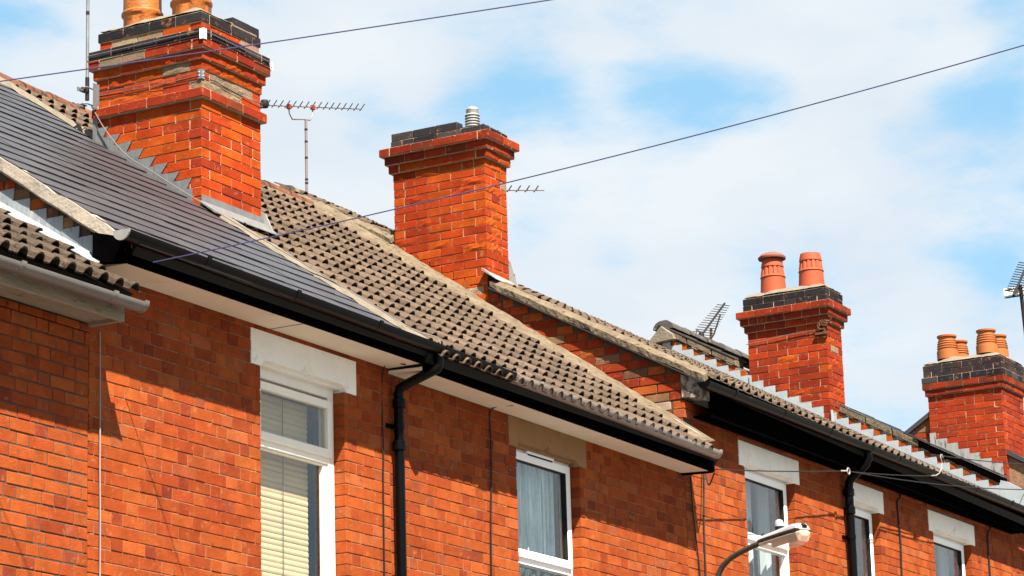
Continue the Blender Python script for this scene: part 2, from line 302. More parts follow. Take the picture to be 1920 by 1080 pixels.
class Bricks:
    """Collects the bricks of one house; the ones that show largest become objects, the rest one mass per part."""
    def __init__(s): s.items = []
    def put(s, parent, pos, ang, l, h, d, col, rough=False, seen=True):
        q = Vector(pos); g = 1 + .16 * noise.noise(q * 1.1) + .12 * noise.noise(Vector((q.x * 5, q.y * 5, q.z * 1.2))) + .08 * noise.noise(q * 6)
        col = (col[0] * g, col[1] * (2 * g - 1 if g < 1 else g), col[2] * g)
        s.items.append((parent, Vector(pos), ang, l, h, d, col, rough, seen))
    def flush(s, budget):
        def size(it):
            parent, p, a, l, h, d, col, rough, seen = it
            if not seen: return 0
            x, y, z = px(p)
            if not (-30 < x < 1950 and -30 < y < 1110): return 0
            e = Vector((math.cos(a), math.sin(a), 0)) * l / 2
            x0, y0, _ = px(p - e); x1, y1, _ = px(p + e)
            w = abs(min(max(x1, 0), 1920) - min(max(x0, 0), 1920)) + 0.01
            return w * h / z * FPX
        order = sorted(s.items, key=size, reverse=True)
        mass = {}
        for i, it in enumerate(order):
            parent, p, a, l, h, d, col, rough, seen = it
            if i < budget and size(it) > 40:
                o = link('brick', brick_mesh(l, h, d, rough), parent, p, (rnd.uniform(-.006, .006), rnd.uniform(-.006, .006), a + rnd.uniform(-.005, .005)))
                o.color = (*col, 1)
            else: mass.setdefault(parent.name, []).append(it)
        for pn, its in mass.items():
            V = []; F = []; K = []; n = 0
            for parent, p, a, l, h, d, col, rough, seen in its:
                me = brick_mesh(l, h, d, False); co_ = np.empty(len(me.vertices) * 3); me.vertices.foreach_get('co', co_); co_ = co_.reshape(-1, 3)
                ca, sa = math.cos(a), math.sin(a)
                w = np.stack([co_[:, 0] * ca - co_[:, 1] * sa + p.x, co_[:, 0] * sa + co_[:, 1] * ca + p.y, co_[:, 2] + p.z], 1)
                V.append(w)
                F += [tuple(i + n for i in poly.vertices) for poly in me.polygons]; K += [col] * len(me.polygons); n += len(w)
            me = bpy.data.meshes.new('brickwork'); me.from_pydata(np.concatenate(V).tolist(), [], F); me.materials.append(m_brick_a)
            at = me.attributes.new('Col', 'FLOAT_COLOR', 'FACE'); at.data.foreach_set('color', [c for k in K for c in (*k, 1)])
            link('brickwork', me, its[0][0], kind='stuff')

def pick(pal):
    t = rnd.random() * sum(w for _, w in pal)
    for c, w in pal:
        t -= w
        if t <= 0: break
    j = rnd.uniform(0.90, 1.10) * ALB * 1.12
    if c[0] > 2.2 * c[1]: c = (c[0], c[1] * (.86 if c[1] > .10 or c[2] > .03 else .72), c[2] * .58)      # fired clay is a saturated red
    return tuple(x * j for x in c)
PAL_S = [((0.49, 0.120, 0.042), 7), ((0.47, 0.110, 0.038), 7), ((0.52, 0.142, 0.048), 5), ((0.445, 0.098, 0.036), 3), ((0.49, 0.145, 0.070), 1.5), ((0.40, 0.088, 0.040), 0.6)]
PAL_H = [((0.48, 0.115, 0.040), 6), ((0.43, 0.092, 0.037), 5), ((0.37, 0.080, 0.042), 2.2), ((0.42, 0.12, 0.07), 1.5), ((0.51, 0.14, 0.052), 2.5), ((0.30, 0.068, 0.042), 0.6)]
PAL_C = [((0.52, 0.085, 0.018), 6), ((0.57, 0.108, 0.018), 5), ((0.46, 0.072, 0.018), 3), ((0.36, 0.055, 0.025), 1)]
PAL_CR = [((0.43, 0.070, 0.024), 6), ((0.37, 0.058, 0.024), 4), ((0.50, 0.080, 0.020), 3), ((0.29, 0.050, 0.027), 1)]
PAL_SP = [((0.60, 0.118, 0.018), 1), ((0.56, 0.099, 0.018), 1)]
PAL_CORB = [((0.36, 0.056, 0.024), 5), ((0.42, 0.07, 0.025), 3), ((0.27, 0.06, 0.038), 2)]
PAL_BLK = [((0.030, 0.030, 0.036), 4), ((0.046, 0.044, 0.050), 3), ((0.022, 0.022, 0.028), 2), ((0.075, 0.072, 0.075), 1)]
PAL_BRN = [((0.050, 0.042, 0.046), 4), ((0.075, 0.045, 0.042), 2), ((0.036, 0.034, 0.040), 3)]
PAL_STONE = [((0.36, 0.26, 0.17), 1), ((0.42, 0.31, 0.21), 1)]
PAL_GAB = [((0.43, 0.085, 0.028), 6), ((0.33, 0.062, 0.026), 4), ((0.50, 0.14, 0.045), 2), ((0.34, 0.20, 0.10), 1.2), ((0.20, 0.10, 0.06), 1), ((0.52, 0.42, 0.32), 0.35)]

SL, HL, JT, JV = 0.227, 0.109, 0.0052, 0.0036
def facade(bk, parent, x0, x1, zbase, pitch, z0, z1, holes, yfun=lambda z: 0.0, phase=0.0, joint=JT, pals=(PAL_S, PAL_H)):
    k0 = math.floor((z0 - zbase) / pitch)
    for k in range(k0, 400):
        za = zbase + k * pitch; zb = za + pitch - joint
        if za > z1 - 0.02: break
        if zb > z1: zb = z1
        zc = (za + zb) / 2; y = yfun(zc)
        cuts = sorted((a, b) for a, b, c, d in holes if c < zc < d)
        segs = []; s0 = x0
        for a, b in cuts:
            if a > s0: segs.append((s0, a))
            s0 = max(s0, b)
        if s0 < x1: segs.append((s0, x1))
        for a, b in segs:
            x = a - ((k % 2) * 0.174 + phase + rnd.uniform(-.02, .02)) % 0.347; st = True; a0 = None
            while x < b:
                l = (SL if st else HL) + rnd.uniform(-.003, .003)
                if rnd.random() < 0.05: st = not st
                xa, xb = max(x, a), min(x + l, b)
                nxt = x + l + JV * (1 if joint < .007 else 2)
                if b - nxt < 0.035 and nxt < b: xb = b; nxt = b
                if xb - xa <= 0.03: x = nxt; st = not st; a0 = xa; continue
                if a0 is not None: xa = a0; a0 = None
                if xb - xa > 0.03:
                    bk.put(parent, ((xa + xb) / 2, y + rnd.uniform(-.0015, .0025), zc), 0, xb - xa, zb - za, 0.105, pick(pals[0] if st else pals[1]))
                x = nxt; st = not st

def wall_backing(name, mat, parent, x0, x1, z0, z1, holes, y0=0.0048, y1=0.26, **props):
    holes = [(a - .007, b_ + .007, c, d) for a, b_, c, d in holes]
    xs = sorted({x0, x1, *[min(max(q, x0), x1) for h in holes for q in h[:2]]}); zs = sorted({z0, z1, *[min(max(q, z0), z1) for h in holes for q in h[2:]]})
    b = MB()
    for i in range(len(xs) - 1):
        for j in range(len(zs) - 1):
            cx, cz = (xs[i] + xs[i + 1]) / 2, (zs[j] + zs[j + 1]) / 2
            if any(a < cx < bb and c < cz < d for a, bb, c, d in holes): continue
            b.box(xs[i], xs[i + 1], y0, y1, zs[j], zs[j + 1])
    return b.build(name, mat, parent, **props)

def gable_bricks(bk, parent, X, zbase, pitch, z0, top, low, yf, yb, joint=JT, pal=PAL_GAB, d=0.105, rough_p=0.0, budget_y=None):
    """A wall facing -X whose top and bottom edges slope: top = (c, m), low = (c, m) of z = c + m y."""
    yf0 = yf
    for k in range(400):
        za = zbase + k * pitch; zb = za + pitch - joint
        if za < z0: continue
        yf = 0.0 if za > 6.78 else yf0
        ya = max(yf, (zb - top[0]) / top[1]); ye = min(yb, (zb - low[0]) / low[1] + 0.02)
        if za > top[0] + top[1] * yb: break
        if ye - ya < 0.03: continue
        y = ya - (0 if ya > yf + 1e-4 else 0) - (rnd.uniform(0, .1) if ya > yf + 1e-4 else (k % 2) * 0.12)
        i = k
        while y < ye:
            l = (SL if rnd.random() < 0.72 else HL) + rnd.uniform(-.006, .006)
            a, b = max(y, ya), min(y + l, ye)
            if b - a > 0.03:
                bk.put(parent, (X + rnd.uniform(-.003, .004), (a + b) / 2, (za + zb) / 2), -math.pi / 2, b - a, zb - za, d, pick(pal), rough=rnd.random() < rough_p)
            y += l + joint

def slope_prism(name, mat, parent, x0, x1, pts, **props):
    b = MB(); b.prism([(x0, y, z) for y, z in pts], (x1 - x0, 0, 0)); return b.build(name, mat, parent, **props)

# ---- roofs
def tile_mesh(rolls, pitch=0.15, Lt=0.36, hi=0.050, lo=0.021, lift=0.0115, t=0.010, mat=None, rw=0.042):
    prof = []
    for k in range(rolls):
        x0 = k * pitch; c = x0 + pitch / 2
        if k == 0: prof.append((x0, 0))
        for a in range(6):
            an = math.pi * (1 - a / 5); prof.append((c + rw * math.cos(an), math.sin(an)))
        prof.append((x0 + pitch, 0))
    n = len(prof); b = MB()
    lowr = [(x, 0.0, lift + hi * s) for x, s in prof]; up = [(x, Lt, lo * s) for x, s in prof]; und = [(x, 0.0, lift - t + (hi - (0.002 if s > 0 else 0)) * s) for x, s in prof]
    b.add(lowr + up + und, [(i, i + 1, n + i + 1, n + i) for i in range(n - 1)] + [(2 * n + i, 2 * n + i + 1, i + 1, i) for i in range(n - 1)])
    return b.mesh('tile', mat)
def slate_mesh(w, Lt, lift=0.0105, t=0.0075, mat=None):
    b = MB(); g = 0.0012
    b.hexa([(g, 0, lift - t), (w - g, 0, lift - t), (w - g, Lt, -t), (g, Lt, -t), (g, 0, lift), (w - g, 0, lift), (w - g, Lt, 0), (g, Lt, 0)])
    return b.mesh('slate', mat)
def lay(parent, name, meshes, xs, c, m, y0, y1, gauge, budget=300, jit=1.0, skip=None, shift=0.0, fall=0.0):
    """Courses of tiles from the eaves up; xs = [(x, mesh)]. The largest in view become objects, the rest one mass."""
    th = math.atan(m); dy = gauge * math.cos(th); its = []
    k = 0
    while y0 + k * dy < y1 - 0.02:
        y = y0 + k * dy
        for i, (x, me) in enumerate(xs):
            xx = x + (shift if k % 2 else 0)
            if skip and skip(xx, y): continue
            its.append((Vector((xx + rnd.uniform(-.002, .002) * jit, y + rnd.uniform(-.004, .004) * jit, c + m * y - fall * (xx - xs[0][0]) + rnd.uniform(-.0025, .0035) * jit)), me, rnd.uniform(-.008, .008) * jit, rnd.uniform(-.006, .006) * jit))
        k += 1
    def inview(it):
        x, y, z = px(it[0]); return (0 if -60 < x < 1980 and -60 < y < 1140 else 1, z)
    its.sort(key=inview)
    for p, me, a, r_ in its[:budget]:
        link(name, me, parent, p, (th + a * 0.3, r_, a * 0.5))
    if its[budget:]:
        V = []; F = []
        for p, me, a, r_ in its[budget:]:
            mt = Matrix.Translation(p) @ Matrix.Rotation(th, 4, 'X'); o = len(V)
            V += [tuple(mt @ v.co) for v in me.vertices]; F += [tuple(i + o for i in q.vertices) for q in me.polygons]
        b = bpy.data.meshes.new(name + '_courses'); b.from_pydata(V, [], F); b.materials.append(its[-1][1].materials[0]); link(name + '_courses', b, parent, kind='stuff')

def ridge(parent, mat, x0, x1, y, z, n, r=0.13, hgt=0.10, fall=0.0):
    step = (x1 - x0) / n
    for i in range(n):
        b = MB(); v = []; f = []; seg = 8; a0 = x0 + i * step; a1 = a0 + step + 0.02
        for j, xx in enumerate((a0, a1)):
            k_ = 1.0 if j == 0 else 0.9
            for q in range(seg + 1):
                an = math.pi * q / seg; v.append((xx, y + rnd.uniform(-.004, .004) - r * math.cos(an) * k_, z + fall * (a0 - x0) - 0.05 + hgt * math.sin(an) * k_ + rnd.uniform(-.005, .005)))
        for q in range(seg): f.append((q, q + 1, seg + 2 + q, seg + 1 + q))
        f.append(tuple(range(seg + 1))); f.append(tuple(range(seg + 1, 2 * seg + 2))[::-1])
        b.add(v, f); b.smooth = True; b.build('ridge_tile', mat, parent)

def fillet(name, mat, parent, line, n=60, seed=0, **props):
    """A rough mortar strip: line(t) gives the cross-section's points at t in 0..1."""
    b = MB(); rows = [line(i / n) for i in range(n + 1)]; k = len(rows[0])
    v = []
    for i, row in enumerate(rows):
        for j, p in enumerate(row):
            q = Vector(p); d = noise.noise_vector(q * 9 + Vector((seed, 0, 0))) * 0.010 + noise.noise_vector(q * 31) * 0.006
            v.append(q + d)
    f = [(i * k + j, i * k + j + 1, (i + 1) * k + j + 1, (i + 1) * k + j) for i in range(n) for j in range(k - 1)]
    f += [tuple(range(k)), tuple(range(n * k, n * k + k))[::-1]]
    b.add(v, f); return b.build(name, mat, parent, **props)

# ---- rainwater goods
def gutter(parent, mat, x0, x1, yc, z0, z1, r=0.056, brackets=(), mat_b=None, label=None):
    """Half-round gutter from x0 (top edge z0) to x1 (top edge z1)."""
    b = MB(); seg = 12; v = []; ends = []
    for x, z in ((x0, z0), (x1, z1)):
        for rr in (r, r - 0.004):
            for q in range(seg + 1):
                a = math.pi * q / seg; v.append((x, yc - rr * math.cos(a), z - rr * math.sin(a) * 1.05))
    k = seg + 1; f = []
    for q in range(seg):
        f.append((q, q + 1, 2 * k + q + 1, 2 * k + q)); f.append((k + q + 1, k + q, 3 * k + q, 3 * k + q + 1))
    f.append((0, 2 * k, 3 * k, k)); f.append((k - 1, 2 * k - 1, 4 * k - 1, 3 * k - 1))
    f.append(tuple(range(k))); f.append(tuple(range(2 * k, 3 * k))[::-1])
    b.add(v, f); b.smooth = True
    g = b.build('gutter', mat, parent, label=label)
    for x in brackets:
        z = z0 + (z1 - z0) * (x - x0) / (x1 - x0); b = MB(); v = []
        for xx, rr in ((x - .02, r + .005), (x + .02, r + .005)):
            for q in range(seg + 1):
                a = math.pi * (q / seg * 1.06 - 0.03); v.append((xx, yc - rr * math.cos(a), z + .004 - rr * math.sin(a) * 1.05))
            for q in range(seg + 1):
                a = math.pi * (q / seg * 1.06 - 0.03); v.append((xx, yc - (rr - .008) * math.cos(a), z + .004 - (rr - .008) * math.sin(a) * 1.05))
        f = []
        for q in range(seg): f += [(q, q + 1, 2 * k + q + 1, 2 * k + q), (q, k + q, k + q + 1, q + 1), (2 * k + q, 2 * k + q + 1, 3 * k + q + 1, 3 * k + q)]
        b.add(v, f); b.smooth = True; b.build('gutter_bracket', mat_b or mat, g)
    return g

def downpipe(parent, path, r, collars, clips, wall_y=0.0):
    b = MB(); b.tube(path, r, 14); p = b.build('downpipe', m_black, parent)
    for (x, y, z) in collars:
        b = MB(); b.tube([(x, y, z - .035), (x, y, z - .03), (x, y, z + .03), (x, y, z + .035)], [r + .004, r + .012, r + .012, r + .004], 14); b.build('pipe_collar', m_black, p)
    for (x, y, z) in clips:
        b = MB(); b.tube([(x, y, z - .018), (x, y, z + .018)], r + .006, 14); b.box(x - r - .055, x + r + .055, wall_y - .014, wall_y - .001, z - .015, z + .015); b.build('pipe_clip', m_black, p)
    return p

# ---- windows
def bar_frame(b, x0, x1, z0, z1, y0, y1, w, wt=None, wb=None):
    wt = wt or w; wb = wb or w
    b.box(x0, x0 + w, y0, y1, z0, z1); b.box(x1 - w, x1, y0, y1, z0, z1)
    b.box(x0 + w, x1 - w, y0 + .001, y1 - .001, z1 - wt, z1); b.box(x0 + w, x1 - w, y0 + .001, y1 - .001, z0, z0 + wb)
def curtain(parent, mat, x0, x1, z0, z1, y, folds, amp=0.02, name='curtain', seed=0):
    b = MB(); n = folds * 10; v = []
    for i in range(n + 1):
        t = i / n; x = x0 + (x1 - x0) * t
        yy = y + amp * math.sin(2 * math.pi * (folds * t + 0.35 * math.sin(7 * t + seed))) + 0.4 * amp * math.sin(2 * math.pi * folds * 2.3 * t + 1 + seed)
        v += [(x, yy, z0), (x, yy, z1)]
    b.add(v, [(2 * i, 2 * i + 2, 2 * i + 3, 2 * i + 1) for i in range(n)]); b.smooth = True
    return b.build(name, mat, parent)
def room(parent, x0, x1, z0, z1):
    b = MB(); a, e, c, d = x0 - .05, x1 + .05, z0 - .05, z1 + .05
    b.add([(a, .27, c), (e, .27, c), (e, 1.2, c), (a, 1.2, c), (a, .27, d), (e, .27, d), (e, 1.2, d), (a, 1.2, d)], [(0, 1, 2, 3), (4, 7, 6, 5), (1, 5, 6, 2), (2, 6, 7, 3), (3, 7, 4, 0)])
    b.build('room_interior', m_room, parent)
def pvc_window(house, x0, x1, z0, z1, zt, vent=False, upper='grey', lower='olive', y=0.09, label=None, opening=True):
    b = MB(); bar_frame(b, x0 + .002, x1 - .002, z0, z1, y, y + .07, .055); b.box(x0 + .057, x1 - .057, y + .001, y + .069, zt - .03, zt + .03)
    me = b.mesh('window', m_pvc); w = link('window', me, house, label=label)
    zs0, zs1 = zt + .012, z1 - .035
    b = MB(); bar_frame(b, x0 + .03, x1 - .03, zs0, zs1, y - .022, y + .04, .062); me = b.mesh('sash', m_pvc); bevel(me, .005); link('sash', me, w)
    b = MB(); bar_frame(b, x0 + .092, x1 - .092, zs0 + .062, zs1 - .062, y - .016, y + .03, .006); b.build('gasket', m_rubber, w)
    b = MB(); b.box(x0 + .098, x1 - .098, y + .004, y + .010, zs0 + .068, zs1 - .068); b.build('pane', m_glass, w)
    b = MB(); b.box(x0 + .057, x1 - .057, y + .020, y + .026, z0 + .055, zt - .03); b.build('pane', m_glass, w)
    if upper == 'lace': curtain(w, m_lace, x0 + .06, x1 - .05, zt, z1 - .03, y + .125, 11, 0.032, 'net_curtain', 1)
    else:
        curtain(w, m_curtain_grey, x0 + .06, x0 + (x1 - x0) * 0.62, z0 + .03, z1 - .03, y + .16, 5, 0.018, 'net_curtain', 2)
        curtain(w, m_curtain_grey, x1 - (x1 - x0) * 0.22, x1 - .05, z0 + .03, z1 - .03, y + .18, 3, 0.03, 'curtain', 3)
    if lower == 'olive': curtain(w, m_curtain_olive, x0 + .04, x1 - .04, z0 + .03, zt - .02, y + .14, 8, 0.02, 'curtain', 4)
    if vent:
        b = MB(); b.box(x0 + .28, x0 + .70, y - .030, y - .001, z1 - .032, z1 - .008); me = b.mesh('trickle_vent', m_pvc); bevel(me, .004); link('trickle_vent', me, w)
        b = MB(); b.box(x0 + .30, x0 + .68, y - .026, y - .0225, z1 - .045, z1 - .034); b.build('vent_slot', m_rubber, w)
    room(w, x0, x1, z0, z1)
    return w

def lintel(house, mat, x0, x1, z0, z1, ogee=True, label=None, notch=0.045):
    """Stone head with a cut-up underside; the ogee point in the middle where the photo shows it."""
    a, b_ = x0 + .115, x1 - .125; mid = (a + b_) / 2; q = []
    if ogee:
        pts = [(x0, z0), (a, z0), (a + .02, z0 + notch * .6), (a + .05, z0 + notch)]
        for t in range(0, 7): pts.append((mid - .075 + .075 * t / 6, z0 + notch + 0.048 * (t / 6) ** 2.6))
        for t in range(1, 7): pts.append((mid + .075 * t / 6, z0 + notch + 0.048 * (1 - t / 6) ** 2.6))
        pts += [(b_ - .05, z0 + notch), (b_ - .015, z0 + notch * .6), (b_, z0)]
        pts += [(x1, z0)]
    else:
        pts = [(x0, z0), (a - .01, z0), (a + .035, z0 + notch), (b_ - .035, z0 + notch), (b_, z0), (x1, z0)]
    q = pts + [(x1, z1), (x0, z1)]
    m = MB(); m.prism([(x, -.004, z) for x, z in q][::-1], (0, .044, 0))             # face slab with the cut outline
    zi = z0 + (notch * 0.75 if ogee else notch * 0.8)
    m.box(x0 + .001, a, .040, .15, z0 + .001, z1 - .001); m.box(b_, x1 - .001, .040, .15, z0 + .001, z1 - .001); m.box(a, b_, .040, .15, zi - .012, z1 - .002)
    return m.build('lintel', mat, house, label=label)

# ---- chimneys
def chimney(bk, house, x0, x1, y0, y1, ztop, zbot, ph, prof, label, mortar, rough_p=0.1, flaunch=0.07, pal=PAL_C, colour=None):
    """prof: offset and kind of each course from the top down; the shaft below runs plain."""
    n = int(round((ztop - zbot) / ph)); core = MB(); levels = []
    for k in range(n):
        off, kind = prof[k] if k < len(prof) else (0.0, 'r')
        levels.append((k, ztop - (k + 1) * ph, off, kind))
    for k, z, off, kind in levels:
        i = 0.007; core.box(x0 - off + i, x1 + off - i, y0 - off + i, y1 + off - i, z - .0006 * (k % 2), z + ph - .0006)
    ch = core.build('chimney', mortar, house, label=label)
    D = 0.105; J = 0.006
    for k, z, off, kind in levels:
        X0, X1, Y0, Y1 = x0 - off, x1 + off, y0 - off, y1 + off; zc = z + ph / 2; h = ph - J
        own = k % 2 == 0
        def run(L0, L1, face):
            Ln = L1 - L0; m_ = max(1, int(round(Ln / 0.236))); bits = []
            if m_ >= 2 and rnd.random() < 0.25 and Ln / m_ > 0.2:                       # a header among the stretchers
                w = Ln / m_; j = rnd.randrange(m_); ss = L0
                for t in range(m_):
                    if t == j: bits += [(ss, ss + w / 2), (ss + w / 2, ss + w)]
                    else: bits.append((ss, ss + w))
                    ss += w
            else: bits = [(L0 + Ln * t / m_, L0 + Ln * (t + 1) / m_) for t in range(m_)]
            for a, b in bits:
                l = b - a - J; c = (a + b) / 2; rough = False
                if kind == 'b': col = pick(PAL_BLK)
                elif kind == 'n': col = pick(PAL_BRN)
                elif kind == 'c': col = pick(PAL_CORB)
                elif kind == 'x': col = pick(PAL_STONE if rnd.random() < 0.45 else PAL_C)
                else:
                    col = pick(pal)
                    if rnd.random() < rough_p: rough = True; col = pick(PAL_SP)
                    elif rnd.random() < 0.035 and k < 9: col = pick(PAL_STONE)
                if colour: col, rough = colour(k, face, c, col, rough)
                if kind in 'rc': sf = 1 - .28 * rnd.random() * max(0, 1 - k / 9); col = tuple(q * sf for q in col)
                jt = rnd.uniform(-.002, .003)
                if face == 'L': bk.put(ch, (X0 + jt, c, zc), -math.pi / 2, l, h, D, col, rough)
                if face == 'F': bk.put(ch, (c, Y0 + jt, zc), 0, l, h, D, col, rough)
                if face == 'R': bk.put(ch, (X1 - jt, c, zc), math.pi / 2, l, h, D, col, False, False)
                if face == 'B': bk.put(ch, (c, Y1 - jt, zc), math.pi, l, h, D, col, False, False)
        ins = 0 if own else D + J; run(Y0 + ins, Y1 - ins, 'L'); run(Y0 + ins, Y1 - ins, 'R')
        ins = D + J if own else 0; run(X0 + ins, X1 - ins, 'F'); run(X0 + ins, X1 - ins, 'B')
    if flaunch:
        o = prof[0][0]; nx, ny = 14, 22; b = MB(); v = []
        for j in range(ny + 1):
            for i in range(nx + 1):
                x = x0 - o + .012 + (x1 - x0 + 2 * o - .024) * i / nx; y = y0 - o + .012 + (y1 - y0 + 2 * o - .024) * j / ny
                e = min(x - x0 + o, x1 + o - x, y - y0 + o, y1 + o - y)
                hgt = flaunch * min(1, e / 0.15) ** 0.6 * (0.85 + 0.35 * noise.noise(Vector((x * 5, y * 5, 3)))) + 0.008 * noise.noise(Vector((x * 23, y * 23, 1)))
                v.append((x, y, ztop - .003 + max(hgt, 0.002)))
        b.add(v, [(j * (nx + 1) + i, j * (nx + 1) + i + 1, (j + 1) * (nx + 1) + i + 1, (j + 1) * (nx + 1) + i) for j in range(ny) for i in range(nx)]); b.smooth = True
        b.build('flaunching', m_cement_pale, ch)
    return ch

def stepped(parent, X, c, m, ya, yb, zbase, pitch, rise, mat, slant=0.0, t=0.006, name='lead_step', below=0.02):
    """Stepped lead up a wall facing -X: one piece per brick course, following the roof z = c + m y."""
    k0 = math.ceil((c + m * ya + rise - zbase) / pitch); k = k0
    while True:
        zt = zbase + k * pitch; y_f = (zt - rise - c) / m; y_b = y_f + pitch / m                # front and back ends of this step's top edge
        k += 1
        if y_f > yb: break
        y_f = max(y_f, ya); y2 = min(y_b + .012, yb)
        if y2 - y_f < .02: continue
        dz = rnd.uniform(-.006, .006); s = slant + rnd.uniform(-.008, .008)
        poly = [(y_f, c + m * y_f - below), (y2, c + m * y2 - below), (y2, zt + dz), (y_f, zt + dz + rnd.uniform(-.004, .004)), (y_f + s, zt - pitch), (y_f, zt - pitch - .004)]
        if s <= 0: poly = poly[:4]
        tt = t + (k % 3) * 0.0015
        b = MB(); b.prism([(X - tt, y, z) for y, z in poly], (tt, 0, 0)); b.build(name, mat, parent)

def pot(parent, c, prof, mat, mod=None, n=32, name='chimney_pot', wall=0.025):
    top = prof[-1]; b = MB(); b.lathe(prof + [(top[0] - wall, top[1]), (top[0] - wall - .01, top[1] - .25)], c, n, mod); return b.build(name, mat, parent)

def wire(name, pts, r, mat, label, cat, sag=0.0, n=24, group=None, parent=None):
    P = [Vector(p) for p in pts]; path = []
    if len(P) == 2:
        for i in range(n + 1):
            t = i / n; path.append(P[0].lerp(P[1], t) - Vector((0, 0, 4 * sag * t * (1 - t))))
    else:
        for i in range(len(P) - 1):
            p0, p1, p2, p3 = P[max(i - 1, 0)], P[i], P[i + 1], P[min(i + 2, len(P) - 1)]
            for q in range(6):
                t = q / 6; path.append(0.5 * ((2 * p1) + (p2 - p0) * t + (2 * p0 - 5 * p1 + 4 * p2 - p3) * t * t + (3 * p1 - p0 - 3 * p2 + p3) * t ** 3))
        path.append(P[-1])
    b = MB(); b.tube(path, r, 6)
    props = dict(label=label, category=cat, group=group) if parent is None else {}
    return b.build(name, mat, parent, **props)

# ------------------------------------------------------------------ the street
GS = 0.045                                              # the street climbs away from the camera
def sheet(name, mat, x0, x1, y0, y1, dz):
    b = MB(); b.add([(x0, y0, GS * x0 + dz), (x1, y0, GS * x1 + dz), (x1, y1, GS * x1 + dz), (x0, y1, GS * x0 + dz)], [(0, 1, 2, 3)])
    return b.build(name, mat, None, kind='structure')
def slab(name, mat, x0, x1, y0, y1, h):
    b = MB(); b.hexa([(x0, y0, GS * x0 - .05), (x1, y0, GS * x1 - .05), (x1, y1, GS * x1 - .05), (x0, y1, GS * x0 - .05), (x0, y0, GS * x0 + h), (x1, y0, GS * x1 + h), (x1, y1, GS * x1 + h), (x0, y1, GS * x0 + h)])
    return b.build(name, mat, None, kind='structure')
sheet('ground', m_grass, -900, 900, -900, 900, -0.02)
sheet('road', m_asphalt, -60, 120, -8.2, -2.6, 0.0)
slab('pavement', m_paving, -60, 120, -2.6, 0.2, 0.12)
slab('pavement', m_paving, -60, 120, -11.4, -8.2, 0.12)

# ------------------------------------------------------------------ house with the old dark tiles, at the left end
h1 = thing('terraced_house', (12.0, 0, 0.6), 'red brick house with mossy dark tiles, grey gutter and peeling cream eaves', 'house', 'terraced houses along the street')
bk = Bricks()
X12 = 14.09
w = wall_backing('front_wall', m_mortar_dark, h1, 9.0, X12 - .002, 0.3, 5.90, [])
facade(bk, w, 10.6, X12 - .004, 5.738, 0.0788, 3.4, 5.86, [], lambda z: -0.016 if z > 5.74 else 0.0, 0.05, 0.0085)
bk.flush(300)
C1, M1 = 6.235, 0.62
rf = slope_prism('roof', m_roofdeck, h1, 9.0, X12 - .02, [(-.34, C1 - .02 - .34 * M1), (3.7, C1 - .02 + 3.7 * M1), (7.5, C1 - .02 - .1), (7.5, C1 - .25), (3.7, C1 - .2 + 3.7 * M1), (-.2, C1 - .12 - .34 * M1)])
tm2 = tile_mesh(2, mat=m_tile_old); xs = [(X12 - .03 - .30 * (i + 1), tm2) for i in range(9)]
lay(rf, 'tile', None, xs, C1, M1, -.40, 1.6, 0.285, 300, 1.6)
one_box('fascia', m_cream, h1, 9.0, X12 - .03, -.265, -.240, 5.845, 6.00, .004)
one_box('soffit', m_cream, h1, 9.0, X12 - .03, -.239, -.001, 5.872, 5.892, .002)
b = MB(); b.prism([(X12 - .03, -.262, 5.848), (X12 - .03, -.002, 5.850), (X12 - .03, -.002, 6.16), (X12 - .03, -.262, 5.995)], (.028, 0, 0)); b.build('eaves_end_board', m_cream, h1)
gutter(h1, m_gutter_grey, 9.0, 14.125, -.362, 5.938, 5.950, .052, (12.1, 12.95, 13.81, 14.11), m_gutter_grey)

# ------------------------------------------------------------------ house with the slate roof
h2 = thing('terraced_house', (15.8, 0, 0.7), 'brick house with smooth slate roof, white ogee lintel and blind in a tall window', 'house', 'terraced houses along the street')
bk = Bricks(); XP = 17.5
W1 = (15.912, 16.925, 3.9, 5.953)
L1 = (15.803, 17.072, 5.945, 6.182)
w = wall_backing('front_wall', m_mortar, h2, X12 + .02, XP, 0.3, 6.24, [W1, L1])
facade(bk, w, X12 + .002, XP, 5.945, 0.0788, 3.4, 6.215, [W1, L1])
C2, M2 = 6.565, 0.69
# gable end above the lower roof
def gable_back(house, X, pts, mat, t=0.22, label=None):
    b = MB(); b.prism([(X + .007, y, z) for y, z in pts], (t, 0, 0)); return b.build('gable_wall', mat, house, label=label)
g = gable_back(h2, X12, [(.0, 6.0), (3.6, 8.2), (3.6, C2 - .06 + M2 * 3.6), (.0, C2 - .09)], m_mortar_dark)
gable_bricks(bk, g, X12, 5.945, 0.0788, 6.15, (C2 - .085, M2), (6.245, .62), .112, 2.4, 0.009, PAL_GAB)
bk_h2 = bk
rf2 = slope_prism('roof', m_roofdeck, h2, X12 + .02, XP, [(-.34, C2 - .015 - .34 * M2), (3.6, C2 - .015 + 3.6 * M2), (7.2, C2), (7.2, C2 - .2), (3.6, C2 - .16 + 3.6 * M2), (-.28, C2 - .10 - .34 * M2)])
sm = slate_mesh(.30, .27, mat=m_slate); half = slate_mesh(.15, .27, mat=m_slate)
lay(rf2, 'slate', None, [(X12 - .030 + .30 * i, sm) for i in range(12)], C2, M2, -.39, 3.55, .222, 300, 0.6, skip=lambda x, y: x > XP - .16, shift=.0)
